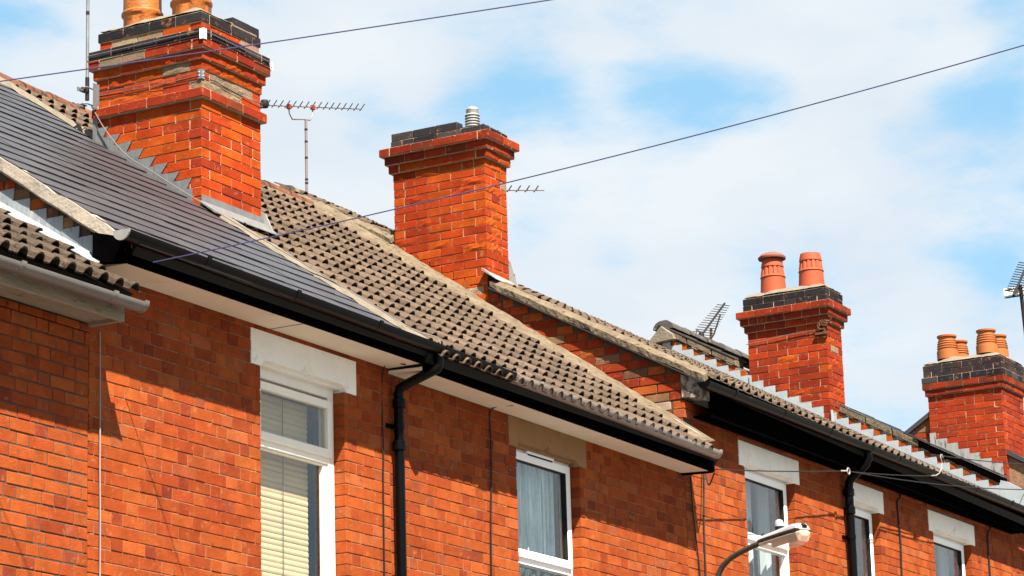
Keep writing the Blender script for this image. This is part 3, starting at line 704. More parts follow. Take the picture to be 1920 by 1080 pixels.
fillet('verge_mortar', m_verge, rf2, lambda t: [(X12 + .03, -.30 + 3.9 * t, C2 + .004 + M2 * (-.30 + 3.9 * t)), (X12 - .045, -.30 + 3.9 * t, C2 - .002 + M2 * (-.30 + 3.9 * t)), (X12 - .048, -.30 + 3.9 * t, C2 - .085 + M2 * (-.30 + 3.9 * t)), (X12 - .015, -.30 + 3.9 * t, C2 - .105 + M2 * (-.30 + 3.9 * t)), (X12 + .05, -.30 + 3.9 * t, C2 - .07 + M2 * (-.30 + 3.9 * t))], 50, 3)
fillet('party_line_mortar', m_cement_pale, rf2, lambda t: [(XP - .06, -.33 + 3.9 * t, C2 + .0 + M2 * (-.33 + 3.9 * t)), (XP - .03, -.33 + 3.9 * t, C2 + .040 + M2 * (-.33 + 3.9 * t)), (XP + .035, -.33 + 3.9 * t, C2 + .035 + M2 * (-.33 + 3.9 * t)), (XP + .075, -.33 + 3.9 * t, C2 - .01 + M2 * (-.33 + 3.9 * t))], 60, 5)
one_box('fascia', m_black_wood, h2, X12 - .06, XP, -.300, -.278, 6.203, 6.335, .003)
one_box('soffit', m_soffit, h2, X12 + .02, XP, -.277, -.001, 6.212, 6.232, .002)
one_box('soffit_joint', m_rubber, h2, 16.02, 16.026, -.276, -.002, 6.2095, 6.2115)
b = MB(); b.prism([(X12 - .06, -.276, 6.205), (X12 - .06, -.065, 6.23), (X12 - .06, -.065, 6.42), (X12 - .06, -.276, 6.36)], (.06, 0, 0)); b.build('eaves_end_box', m_black_wood, h2)
gutter(h2, m_black, 13.93, 17.55, -.362, 6.362, 6.336, .058, (14.75, 15.75, 16.75), m_black)
b = MB(); b.prism([(13.918, -.362 - .062 * math.cos(math.pi * q / 10), 6.364 - .064 * math.sin(math.pi * q / 10)) for q in range(11)], (.0115, 0, 0)); b.build('gutter_stop_end', m_lead_dirty, h2)
# stepped lead where the lower roof meets this gable
stepped(g, X12, 6.245, .62, -.10, 1.75, 5.945, 0.0788, .205, m_lead_blue, 0.0)
b = MB(); b.prism([(X12 - .11, -.12, 6.245 + .62 * -.12 + .035), (X12 - .11, 1.7, 6.245 + .62 * 1.7 + .035), (X12 - .008, 1.7, 6.245 + .62 * 1.7 + .07), (X12 - .008, -.12, 6.245 + .62 * -.12 + .07)], (0, 0, .006)); b.build('lead_apron', m_lead_blue, g)
lintel(h2, m_white, L1[0], L1[1], L1[2], L1[3])
# timber window with the slatted blind
yw = 0.088; x0, x1, z0, z1 = W1; z1 = 5.985
b = MB(); bar_frame(b, x0 + .002, x1 - .002, z0, z1, yw, yw + .08, .07, .085); b.box(x0 + .072, x1 - .072, yw + .001, yw + .079, 5.44, 5.50)
me = b.mesh('window', m_wood); bevel(me, .004); win = link('window', me, h2, label='tall white timber window with a cream slatted blind')
b = MB(); bar_frame(b, x0 + .05, x1 - .05, 5.485, 5.875, yw - .022, yw + .03, .055); me = b.mesh('sash', m_wood); bevel(me, .005); link('sash', me, win)
b = MB(); bar_frame(b, x0 + .072, x1 - .072, z0 + .07, 5.44, yw + .012, yw + .05, .05, .014); me = b.mesh('sash', m_wood); bevel(me, .005); link('sash', me, win)
one_box('pane', m_glass, win, x0 + .105, x1 - .105, yw + .004, yw + .010, 5.54, 5.82)
one_box('pane', m_glass, win, x0 + .122, x1 - .122, yw + .028, yw + .034, z0 + .12, 5.426)
b = MB(); sx0, sx1 = x0 + .06, x1 - .135
b = MB(); v = []
for xx in (sx0, sx1):
    for q in range(5):
        t = q / 4 - .5; v.append((xx, yw + .135 + .004 * t - .006 * (1 - 4 * t * t), .0405 * t))
b.add(v, [(q, q + 1, 6 + q, 5 + q) for q in range(4)]); b.smooth = True
slat_me = b.mesh('blind_slat', m_slat)
z = 4.02
while z < 5.86:
    link('blind_slat', slat_me, win, (0, rnd.uniform(-.001, .001), z + rnd.uniform(-.0012, .0012))); z += .0385
for xx in (x0 + .25, x0 + .55):
    b = MB(); b.tube([(xx, yw + .112, 4.0), (xx + .004, yw + .112, 5.87)], .003, 5); b.build('blind_cord', m_cord, win)
room(win, x0, x1, z0, z1)

# chimney on the party line, two pots cut by the picture's edge
def col1(k, face, c, col, rough):
    if k == 1: return (pick(PAL_STONE) if rnd.random() < .35 else pick(PAL_C), False)
    if k == 3 and face == 'L' and 2.0 < c < 2.35: return pick(PAL_STONE), False
    if k in (4, 5) and rnd.random() < .7: return pick(PAL_SP), True
    if k == 5 and face == 'L' and c < 2.1: return pick(PAL_STONE), True
    if k in (6, 7) and face == 'F' and c < 18.05 and rnd.random() < .6: return pick(PAL_STONE), True
    if k == 7 and face == 'L' and c > 1.9: return pick(PAL_SP), True
    if k > 9: return col, rough and rnd.random() < .15
    return col, rough
ch1 = chimney(bk, h2, 17.40, 18.178, 1.515, 2.470, 9.130, 7.55, .0755,
              [(.004, 'b'), (-.006, 'x'), (.055, 'b'), (.058, 'c'), (.030, 'r'), (.008, 'r'), (0, 'r'), (0, 'r'), (.036, 'c')],
              'tall chimney on the slate roof with blue brick bands and two yellowish pots', m_mortar_pale, .08, .10, PAL_C, col1)
for yy in (2.345, 1.885):
    r_ = .150
    pot(ch1, (17.79, yy, 9.14), [(r_, 0), (r_, .20), (r_ + .012, .215), (r_ + .012, .235), (r_ - .002, .25), (r_ - .005, .62), (r_ + .015, .64), (r_ + .02, .70), (r_, .74)], m_pot_yellow,
        lambda j, a: .004 * math.sin(5 * a) if j < 2 else 0)
for i, (xx, ll) in enumerate(((17.93, .22), (18.10, .14))):        # loose blue bricks left on the top course
    bk.put(ch1, (xx, 1.515 + .006, 9.17), 0, ll, .068, .1, pick(PAL_BLK), False)
b = MB(); v = []; f = []
for j in range(9):
    for i in range(9):
        x = 17.80 + .38 * i / 8; y = 1.515 + .30 * j / 8; e = min(i, 8 - i, j, 8 - j) / 4
        v.append((x, y, 9.20 + .055 * min(1, e * 1.4) * (.6 + .8 * abs(noise.noise(Vector((x * 13, y * 13, 0)))))  - (.07 if e == 0 else 0)))
for j in range(8):
    for i in range(8): f.append((j * 9 + i, j * 9 + i + 1, j * 9 + i + 10, j * 9 + i + 9))
b.add(v, f); b.smooth = True; b.build('loose_mortar', m_cement, ch1)
stepped(ch1, 17.40, C2 + .012, M2, 1.515, 2.475, 9.130 - 22 * .0755, .0755, .165, m_lead, .055, .006, below=.03)
b = MB(); b.prism([(17.392, 2.475, C2 + M2 * 2.475 - .02), (17.392, 2.505, C2 + M2 * 2.505 - .02), (17.392, 2.505, 8.50), (17.392, 2.455, 8.515)], (-.01, 0, 0)); b.build('lead_corner', m_lead, ch1)
b = MB(); za = C2 + M2 * 1.515
b.hexa([(17.392, 1.505, za - .03), (18.186, 1.505, za - .03), (18.186, 1.514, za - .03), (17.392, 1.514, za - .03), (17.392, 1.507, za + .095), (18.186, 1.507, za + .095), (18.186, 1.5145, za + .095), (17.392, 1.5145, za + .095)]); b.build('lead_apron', m_lead, ch1)
b = MB(); b.hexa([(17.36, 1.38, C2 + M2 * 1.38 + .024), (18.22, 1.38, C2 + M2 * 1.38 + .030), (18.22, 1.507, za + .03), (17.36, 1.507, za + .028), (17.36, 1.38, C2 + M2 * 1.38 + .030), (18.22, 1.38, C2 + M2 * 1.38 + .036), (18.22, 1.507, za + .05), (17.36, 1.507, za + .045)]); b.build('lead_apron', m_lead_grey, ch1)
b = MB(); b.prism([(18.19, 1.40, C2 + M2 * 1.40), (18.19, 1.60, C2 + M2 * 1.60), (18.19, 1.55, za + .16), (18.19, 1.49, za + .12)], (.012, 0, 0)); b.build('lead_corner', m_lead_dirty, ch1)
bk.flush(310)

# ------------------------------------------------------------------ house with the brown concrete tiles
h3 = thing('terraced_house', (19.8, 0, 0.9), 'brick house under brown rolled concrete tiles, buff stone lintel over lace-curtained white window', 'house', 'terraced houses along the street')
bk = Bricks(); X34 = 22.16
W2 = (19.302, 20.300, 3.9, 5.945); L2 = (19.188, 20.412, 5.937, 6.160)
w = wall_backing('front_wall', m_mortar, h3, XP, X34, 0.3, 6.19, [W2, L2])
facade(bk, w, XP, X34 - .002, 5.937, 0.0788, 3.4, 6.17, [W2, L2], phase=.09)
bk.flush(300)
C3, M3 = 6.525, 0.69; C4, M4 = 7.075, .546
rf3 = slope_prism('roof', m_roofdeck, h3, XP, X34 - .003, [(-.34, C3 - .015 - .34 * M3), (3.62, C3 - .015 + 3.62 * M3), (7.2, C3), (7.2, C3 - .2), (3.62, C3 - .16 + 3.62 * M3), (-.28, C3 - .10 - .34 * M3)])
tm = tile_mesh(2, mat=m_tile); tm1 = tile_mesh(1, mat=m_tile)
xs = [(XP + .03 + .30 * i, tm) for i in range(14)] + [(XP + .03 + 4.2, tm1)]
lay(rf3, 'tile', None, xs, C3, M3, -.40, 3.58, .275, 300, 1.5)
YV = lambda t: -.30 + 3.85 * t
fillet('verge_mortar', m_cement, rf3, lambda t: [(21.87 - .03 * t, YV(t), C3 + .005 + M3 * YV(t)), (21.90, YV(t), C3 + .042 + M3 * YV(t)), (22.06, YV(t), C3 + .070 + .02 * t + M3 * YV(t)), (22.155, YV(t), max(C3 + .080 + .04 * t + M3 * YV(t), C4 - .03 + M4 * YV(t) if YV(t) > 2.72 else 0))], 90, 9)
fillet('ridge_mortar', m_cement, rf3, lambda t: [(XP - .3 + 4.35 * t, 3.42, C3 + .02 + M3 * 3.42), (XP - .3 + 4.35 * t, 3.50, C3 + .055 + M3 * 3.50), (XP - .3 + 4.35 * t, 3.60, C3 + .05 + M3 * 3.60), (XP - .3 + 4.35 * t, 3.68, C3 + .0 + M3 * 3.60)], 70, 4)
ridge(rf3, m_tile_red, XP - .35, 21.95, 3.62, C3 + M3 * 3.62 + .02, 14, .12, .10)
b = MB(); b.box(21.92, 22.13, -.335, .10, C3 - .2, C3 - .19); 
b = MB(); b.hexa([(22.03, -.26, 6.40), (22.10, -.26, 6.40), (22.10, .02, 6.595), (22.03, .02, 6.595), (22.03, -.26, 6.415), (22.10, -.26, 6.415), (22.10, .02, 6.61), (22.03, .02, 6.61)]); b.build('verge_strip', m_verge, rf3)
b = MB(); b.hexa([(XP, -.300, 6.160), (X34 - .05, -.300, 6.130), (X34 - .05, -.278, 6.130), (XP, -.278, 6.160), (XP, -.300, 6.305), (X34 - .05, -.300, 6.265), (X34 - .05, -.278, 6.265), (XP, -.278, 6.305)]); b.build('fascia', m_black_wood, h3)
b = MB(); b.hexa([(XP, -.277, 6.168), (X34 - .07, -.277, 6.140), (X34 - .07, -.001, 6.152), (XP, -.001, 6.176), (XP, -.277, 6.188), (X34 - .07, -.277, 6.160), (X34 - .07, -.001, 6.172), (XP, -.001, 6.196)]); b.build('soffit', m_soffit, h3)
b = MB(); b.prism([(X34 - .07, -.276, 6.125), (X34 - .07, -.002, 6.135), (X34 - .07, -.002, 6.45), (X34 - .07, -.276, 6.27)], (.03, 0, 0)); b.build('eaves_end_board', m_black_wood, h3)
gutter(h3, m_black, 17.55, 18.62, -.362, 6.334, 6.322, .058, (17.62,), m_black)
gutter(h3, m_gutter_worn, 18.60, 22.03, -.362, 6.318, 6.276, .055, (18.62, 18.98, 19.9, 20.75, 21.5, 22.0), m_gutter_worn, 'weathered grey length of gutter')
lintel(h3, m_stone, *L2[:2], *L2[2:])
pvc_window(h3, W2[0], W2[1], W2[2], 5.972, 5.12, True, 'lace', 'olive')
downpipe(h3, [(17.585, -.362, 6.28), (17.585, -.362, 6.21), (17.58, -.35, 6.18), (17.56, -.32, 6.16), (17.545, -.10, 6.085), (17.54, -.068, 6.065), (17.54, -.057, 6.03), (17.54, -.055, 5.4), (17.54, -.055, 1.0)], .036,
         [(17.544, -.057, 5.96), (17.541, -.055, 5.66), (17.54, -.055, 4.4)], [(17.542, -.055, 5.80), (17.54, -.055, 4.3)])

# ------------------------------------------------------------------ taller house behind the step in the roofs
h4 = thing('terraced_house', (26.0, 0, 1.2), 'long taller brick house with three white-linteled windows, black gutter and exposed gable', 'house', 'terraced houses along the street')
bk = Bricks(); X45 = 29.90; ZB4 = 6.400
W3 = (23.345, 24.385, 4.2, 6.40); L3 = (23.232, 24.490, 6.400, 6.617)
W4 = (25.720, 26.335, 4.2, 6.40); L4 = (25.600, 26.440, 6.400, 6.612)
W5 = (27.700, 28.720, 4.2, 6.40); L5 = (27.585, 28.830, 6.400, 6.607)
holes = [W3, L3, W4, L4, W5, L5]
w = wall_backing('front_wall', m_mortar, h4, X34 + .02, X45, 0.3, 6.80, holes)
facade(bk, w, X34 + .004, X45 + .004, ZB4, .0788, 3.8, 6.78, holes, lambda z: -.020 if z > 6.637 else 0.0, .05)
C4, M4 = 7.075, .546
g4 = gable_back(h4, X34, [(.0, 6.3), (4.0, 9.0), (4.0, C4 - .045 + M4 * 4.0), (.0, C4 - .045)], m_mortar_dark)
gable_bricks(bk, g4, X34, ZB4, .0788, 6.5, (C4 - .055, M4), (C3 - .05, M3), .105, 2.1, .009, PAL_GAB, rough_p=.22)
b = MB(); fa = .0185 * (X45 - X34); q0 = [(-.22, C4 - .025 - .22 * M4), (4.0, C4 - .025 + 4.0 * M4), (8, C4), (8, C4 - .2), (4.0, C4 - .17 + 4.0 * M4), (-.18, C4 - .11 - .22 * M4)]
v_ = [(X34 + .01, y, z) for y, z in q0] + [(X45 - .01, y, z - fa) for y, z in q0]; b.add(v_, [(0, 1, 2, 3, 4, 5), (11, 10, 9, 8, 7, 6)] + [(i, i + 6, (i + 1) % 6 + 6, (i + 1) % 6) for i in range(6)]); rf4 = b.build('roof', m_roofdeck, h4)
tm4 = tile_mesh(2, hi=.040, lo=.016, lift=.012, mat=m_tile)
xs = [(X34 + .02 + .30 * i, tm4) for i in range(26)]
xs = [q for q in xs if q[0] < X45 - .2]
lay(rf4, 'tile', None, xs, C4 + .010, .556, -.285, 3.98, .275, 300, 1.2, fall=.0142)
for ya, yb in ((-.24, 1.79), (2.80, 3.92)):              # the chimney interrupts this verge
    YG = lambda t: ya + (yb - ya) * t
    fillet('verge_mortar', m_cement, rf4, lambda t: [(X34 - .045, YG(t), C4 - .040 + M4 * YG(t)), (X34 - .05, YG(t), C4 + .010 + M4 * YG(t)), (X34 + .03, YG(t), C4 + .055 + M4 * YG(t)), (X34 + .10, YG(t), C4 + .03 + M4 * YG(t))], 60, 21)
slope_prism('verge_slate', m_slate, rf4, X34 - .055, X34 + .06, [(-.25, C4 - .056 - .25 * M4), (1.80, C4 - .056 + 1.8 * M4), (1.80, C4 - .044 + 1.8 * M4), (-.25, C4 - .044 - .25 * M4)])
ridge(rf4, m_tile_pale, X34 - .02, X45 - .1, 3.97, C4 + M4 * 4.0 + .02, 18, .15, .085, -.0145)
# kneeler at the foot of the gable
b = MB(); b.prism([(X34 - .012, -.185, 6.775), (X34 - .012, -.002, 6.800), (X34 - .012, -.002, 7.005), (X34 - .012, -.185, 6.93)], (.17, 0, 0)); me = b.mesh('kneeler', m_peel); bevel(me, .006); link('kneeler', me, h4, label='painted kneeler stone')
one_box('fascia', m_black_wood, h4, X34 + .16, X45 + .1, -.190, -.165, 6.640, 6.89, .003)
one_box('soffit', m_black_wood, h4, X34 + .16, X45 - .03, -.164, -.021, 6.655, 6.67, .002)
gutter(h4, m_black, 21.95 + .12, X45 + .25, -.255, 6.893, 6.876, .058, (22.6, 23.6, 24.6, 25.55, 26.2, 27.2, 28.2, 29.2), m_black)
for l_ in (L3, L4, L5): lintel(h4, m_white, *l_[:2], *l_[2:], ogee=False, notch=.036)
pvc_window(h4, W3[0], W3[1], W3[2], 6.428, 5.78, False, 'grey', None)
pvc_window(h4, W4[0], W4[1], W4[2], 6.428, 5.10, False, 'grey', None)
pvc_window(h4, W5[0], W5[1], W5[2], 6.428, 5.10, False, 'grey', None)
downpipe(h4, [(25.52, -.255, 6.83), (25.52, -.255, 6.77), (25.515, -.235, 6.72), (25.495, -.085, 6.60), (25.49, -.062, 6.56), (25.49, -.056, 6.50), (25.49, -.055, 1.1)], .040,
         [(25.49, -.055, 6.47), (25.49, -.055, 6.30), (25.49, -.055, 5.2)], [(25.49, -.055, 6.05)])
# chimney that rises out of this gable, one slatted metal terminal
def col2(k, face, c, col, rough):
    if face == 'F' and k > 6 and rnd.random() < .45: return pick(PAL_SP), True
    if k == 4: return (pick(PAL_SP), True) if rnd.random() < .7 else (col, rough)
    return col, rough
ch2 = chimney(bk, h4, X34, 22.548, 1.835, 2.785, 9.520, 7.80, .0762,
              [(.016, 'b'), (.092, 'c'), (.060, 'c'), (.032, 'r'), (.004, 'r')],
              'orange-red chimney with stepped crown and one slatted metal terminal', m_mortar_pale, .26, .045, PAL_C, col2)
for q in range(3):
    bk.put(ch2, (X34 - .012, 2.68 - .232 * q, 9.520 + .036), -math.pi / 2, .224, .070, .105, pick(PAL_BLK))
b = MB(); b.lathe([(.055, 0), (.055, .20), (.058, .205), (.05, .225), (.02, .235), (.001, .236)], (22.36, 2.065, 9.54), 20); tv = b.build('flue_terminal', m_alu, ch2)
for q in range(6):
    b = MB(); z = 9.565 + q * .026; b.lathe([(.0553, z), (.068, z - .006), (.068, z - .002), (.0553, z + .010)], (22.36, 2.065, 0), 20); b.build('louvre', m_alu, ch2)
b = MB(); b.hexa([(22.10, 1.72, 8.075), (22.56, 1.72, 8.065), (22.56, 1.832, 8.155), (22.10, 1.86, 8.175), (22.10, 1.72, 8.083), (22.56, 1.72, 8.073), (22.56, 1.832, 8.165), (22.10, 1.86, 8.20)]); b.build('lead_apron', m_lead_dirty, ch2)
b = MB(); b.prism([(22.556, 1.74, 8.05), (22.556, 2.0, 8.19), (22.556, 1.86, 8.35), (22.556, 1.825, 8.35)], (.012, 0, 0)); b.build('lead_corner', m_lead_dirty, ch2)
bk.flush(310)

# ------------------------------------------------------------------ next house up: parapet verge, stepped lead, chimney with two red pots
h5 = thing('terraced_house', (32.2, 0, 1.4), 'brick house rising past the long one, pale stepped lead below its stone-edged verge', 'house', 'terraced houses along the street')
bk = Bricks(); X56 = 34.5
w = wall_backing('front_wall', m_mortar, h5, X45 + .03, X56, 0.4, 7.05, [])
facade(bk, w, X45 + .012, 32.4, ZB4 + .03, .0788, 4.4, 6.98, [], lambda z: 0.0, .1)
CP, MP = 7.262, .556                                     # top of the verge
g5 = gable_back(h5, X45, [(-.02, 6.7), (4.0, 9.0), (4.0, CP - .10 + MP * 4.0), (-.02, CP - .10)], m_mortar, t=.3)
CF = 7.022
gable_bricks(bk, g5, X45, ZB4, .0788, 6.85, (CP - .075, MP), (CF + .02, MP), .0, 3.99, .008, [((0.50, 0.13, 0.03), 4), ((0.42, .085, .03), 3), ((.34, .10, .05), 1)], rough_p=.15)
stepped(g5, X45, CF, MP, -.02, 3.98, ZB4, .0788, .135, m_lead_pale, 0.0, .008, below=.0)
b = MB(); b.prism([(X45 - .16, -.03, CF - .03 - .03 * MP), (X45 - .16, 3.95, CF - .03 + 3.95 * MP), (X45 - .010, 3.95, CF + .012 + 3.95 * MP), (X45 - .010, -.03, CF + .012 - .03 * MP)], (0, 0, .008)); b.build('lead_apron', m_slate, g5)
b = MB(); b.prism([(X45 - .012, -.27, 6.86), (X45 - .012, .075, 6.97), (X45 - .012, .075, 7.25), (X45 - .012, -.02, 7.22), (X45 - .012, -.27, 7.06)], (.05, 0, 0)); b.build('lead_end_cover', m_lead_pale, h5)
rf5 = slope_prism('roof', m_slate, h5, X45 + .04, X56, [(-.25, CP - .10 - .25 * MP), (3.95, CP - .10 + 3.95 * MP), (8, CP), (8, CP - .2), (3.95, CP - .25 + 3.95 * MP), (-.2, CP - .25 - .2 * MP)])
nst = 13
for i in range(nst):                                     # verge stones, one by one
    y0 = .06 + (3.98 - .06) * i / nst; y1 = .06 + (3.98 - .06) * (i + 1) / nst - .008; d = rnd.uniform(-.010, .010)
    mat = m_black_wood if i < 3 else m_cement
    if y1 > 1.99 and y0 < 2.88: continue                 # the chimney stands here
    b = MB(); b.prism([(X45 - .016 + d * .5, y0, CP - .085 + MP * y0), (X45 - .016 + d * .5, y1, CP - .085 + MP * y1), (X45 - .016 + d * .5, y1, CP - .005 + MP * y1), (X45 - .016 + d * .5, y0, CP - .005 + MP * y0)], (.22, 0, 0)); me = b.mesh('verge_stone', mat); bevel(me, .010); link('verge_stone', me, rf5)
    b = MB(); b.prism([(X45 - .02 + d, y0, CP + .0 + MP * y0), (X45 - .02 + d, y1 + .05, CP + .0 + MP * (y1 + .05)), (X45 - .02 + d, y1 + .05, CP + .012 + MP * (y1 + .05)), (X45 - .02 + d, y0, CP + .024 + MP * y0)], (.30, 0, 0)); b.build('slate', m_tile_grey if i > 4 else m_slate, rf5)
b = MB(); b.prism([(X45 - .06, 3.80, 9.29), (X45 - .06, 4.14, 9.27), (X45 - .06, 4.12, 9.33), (X45 - .06, 3.97, 9.475), (X45 - .06, 3.82, 9.36)], (.35, 0, 0)); me = b.mesh('ridge_end', m_cement_pale); bevel(me, .012); link('ridge_end', me, rf5)
ridge(rf5, m_tile_grey, X45, X56, 3.97, CP + MP * 3.97 + .03, 10, .13, .10)
def col3(k, face, c, col, rough):
    if face == 'F' and k > 5 and rnd.random() < .3: return pick(PAL_SP), True
    return col, rough
ch3 = chimney(bk, h5, X45 - .014, 30.302, 1.955, 2.915, 9.632, 7.95, .0785,
              [(.029, 'b'), (.027, 'b'), (.094, 'c'), (.062, 'c'), (.030, 'c')],
              'red chimney beside pale stepped lead, two red terracotta pots on top', m_mortar_pale, .05, .11, PAL_CR, col3)
stepped(ch3, X45 - .014, CF, MP, 1.955, 2.915, ZB4, .0788, .135, m_lead_pale, .0, .008, below=.0)
b = MB(); za = CF - .03 + MP * 1.955; b.hexa([(X45 - .03, 1.935, za + .0), (30.32, 1.935, za + .10), (30.32, 1.951, za + .10), (X45 - .03, 1.951, za + .0), (X45 - .03, 1.94, za + .165), (30.32, 1.94, za + .165), (30.32, 1.9515, za + .165), (X45 - .03, 1.9515, za + .165)]); b.build('lead_apron', m_lead_pale, ch3)
def flute(lo, hi):
    return lambda j, a: (-.013 * max(0, math.cos(14 * a)) if lo <= j <= hi else 0)
rb, rt = .148, .112
for yy, cap in ((2.665, True), (2.195, False)):
    pf = [(rb, 0), (rb - .012, .18), (rb - .012, .185), (rb - .004, .19), (rb - .010, .205), (rb - .011, .21), (rb - .025, .30), (rb - .026, .305), (rb - .020, .31), (rb - .022, .33), (rt, .395)]
    pot(ch3, (30.10, yy, 9.70), pf, m_pot_red, flute(5, 6), 56)
    if cap:
        b = MB(); b.lathe([(.085, .36), (.09, .40), (.155, .405), (.158, .425), (.13, .455), (.07, .48), (.001, .487)], (30.10, yy, 9.70), 32); b.build('pot_hood', m_pot_dark, ch3)
bk.flush(300)

# ------------------------------------------------------------------ last house in view: chimney with four ringed pots
h6 = thing('terraced_house', (37.0, 0, 1.7), 'last house at the picture edge, its chimney topped by four ringed orange pots', 'house', 'terraced houses along the street')
bk = Bricks()
w = wall_backing('front_wall', m_mortar, h6, X56 + .01, 40.0, .4, 7.3, [])
C6, M6 = 7.48, .55
RY6, RZ6 = 2.62, 9.085
g6 = gable_back(h6, X56 + .06, [(.0, 6.9), (4.9, 7.6), (RY6, RZ6 - .05), (.0, C6 - .1)], m_mortar, t=.3)
for k in range(60):
    za = 7.9 + k * .0788
    if za > RZ6: break
    y = 2.40
    ymax = RY6 + (RZ6 - .04 - za - .07) / .62
    while y < min(ymax, 4.2):
        l = SL if rnd.random() < .6 else HL; e = min(y + l, ymax)
        if e - y > .03: bk.put(g6, (X56 + .06, (y + e) / 2, za + .035), -math.pi / 2, e - y, .070, .105, pick(PAL_GAB))
        y += l + .008
rf6 = slope_prism('roof', m_slate, h6, X56 + .02, 40.0, [(-.25, C6 - .25 * M6 - .0), (RY6, RZ6), (5.2, RZ6 - .62 * (5.2 - RY6)), (5.2, RZ6 - .62 * (5.2 - RY6) - .06), (RY6, RZ6 - .06), (-.25, C6 - .25 * M6 - .06)])
def col4(k, face, c, col, rough): return col, False
ch4 = chimney(bk, h6, X56, 35.255, 1.640, 2.615, 9.660, 8.05, .0780,
              [(.032, 'n'), (.030, 'n'), (.052, 'b'), (.048, 'c'), (.026, 'c')],
              'red chimney at the edge with dark crown and four ringed orange pots', m_mortar_pale, 0, .11, PAL_CR, col4)
stepped(ch4, X56, 7.22, .555, 1.640, 2.615, 9.660 - 20 * .0780, .0780, .175, m_lead_dirty, .0, .008, below=.03)
prof6 = [(.135, 0), (.135, .105), (.128, .11), (.130, .118), (.122, .125), (.128, .14), (.132, .145), (.120, .155), (.126, .17), (.129, .175), (.117, .185), (.122, .20), (.125, .205), (.112, .215), (.117, .23), (.119, .235), (.104, .245), (.106, .275), (.122, .285), (.124, .305), (.112, .31)]
for xx in (34.69, 35.07):
    for yy in (2.385, 1.865): pot(ch4, (xx, yy, 9.745), prof6, m_pot_orange)
bk.flush(260)

# ------------------------------------------------------------------ aerials
def yagi(parent, a, b_, n, el, up, mat=m_dark_metal, r=.006, el_r=.0035, side=None):
    a, b_ = Vector(a), Vector(b_); m = MB(); m.tube([a, b_], r, 8); m.build('boom', m_mast if mat is None else mat, parent)
    for i in range(n):
        p = a.lerp(b_, (i + .3) / n); e = Vector(side) * el / 2
        m = MB(); m.tube([p - e + Vector(up) * .012, p + e + Vector(up) * .012], el_r, 6); m.build('element', mat, parent)
# pole strapped to the big chimney
t = thing('aerial_mast', (17.34, 2.53, 8.6), 'pale pole strapped to the big chimney by a galvanised bracket and wires', 'aerial mast')
b = MB(); b.tube([(17.345, 2.53, 8.60), (17.345, 2.53, 9.9)], .0125, 12); b.build('pole', m_galv, t)
b = MB(); b.tube([(17.345, 2.53, 8.60), (17.345, 2.53, 8.78)], .016, 12); b.build('pole_sleeve', m_dark_metal, t)
b = MB(); b.tube([(17.345, 2.53, 9.28), (17.345, 2.53, 9.31)], .014, 12); b.build('tape_band', m_dark_metal, t)
b = MB(); b.prism([(17.385, 2.445, 8.56), (17.385, 2.49, 8.55), (17.385, 2.49, 8.70), (17.385, 2.445, 8.72)], (-.008, 0, 0)); b.box(17.33, 17.378, 2.455, 2.465, 8.52, 8.72); b.build('bracket_plate', m_galv, t)
for zz in (8.56, 8.69):
    b = MB(); b.tube([(17.378, 2.50, zz), (17.31, 2.50, zz), (17.30, 2.53, zz + .004), (17.31, 2.56, zz + .008), (17.378, 2.56, zz + .01)], .006, 6); b.box(17.29, 17.38, 2.575, 2.585, zz - .015, zz + .012); b.build('bracket_clamp', m_galv, t)
for zz, off, nm in ((8.945, .062, 'upper'), (8.905, .064, 'lower')):
    X_, Y_ = 17.40 - off, 1.515 - off
    b = MB(); b.tube([(X_, 2.53, zz), (X_, Y_ + .02, zz + .004), (X_ + .02, Y_, zz + .004), (18.178 + off, Y_, zz - .004)], .0032, 6); b.build('lashing_wire', m_galv if nm == 'upper' else m_cable_black, t)
for zz in (8.64, 8.615):
    b = MB(); b.tube([(17.39, 2.48, zz + .02), (17.388, 1.9, zz + .0), (17.388, 1.53, zz + .01), (17.41, 1.505, zz + .01), (18.19, 1.505, zz - .03)], .0022, 6); b.build('lashing_wire', m_galv, t)
for off, z0_, z1_, mt in ((.066, 8.885, 8.965, m_white), (.006, 8.60, 8.675, m_galv)):
    b = MB(); X_, Y_ = 17.40 - off, 1.515 - off
    b.prism([(X_ - .003, Y_ + .035, z0_), (X_ - .003, Y_, z0_), (X_ + .035, Y_ - .003, z0_), (X_ + .035, Y_ + .005, z0_), (X_ + .006, Y_ + .035, z0_)], (0, 0, z1_ - z0_)); b.build('corner_plate', mt, t)
b = MB(); b.box(18.235, 18.25, 1.45, 1.47, 8.88, 8.95); b.build('corner_plate', m_white, t)
wire('aerial_cable', [(17.36, 2.50, 8.55), (17.36, 2.36, 8.33), (17.33, 2.15, 8.10), (17.28, 1.9, 7.93), (17.26, 1.6, 7.72), (17.33, 1.2, 7.44), (17.43, .7, 7.09), (17.48, .2, 6.75), (17.50, -.2, 6.47), (17.56, -.36, 6.40), (17.50, -.43, 6.33)], .0042, m_lamp_arm2,
     'thin grey cable running from the mast bracket down the slates to the gutter', 'cable')

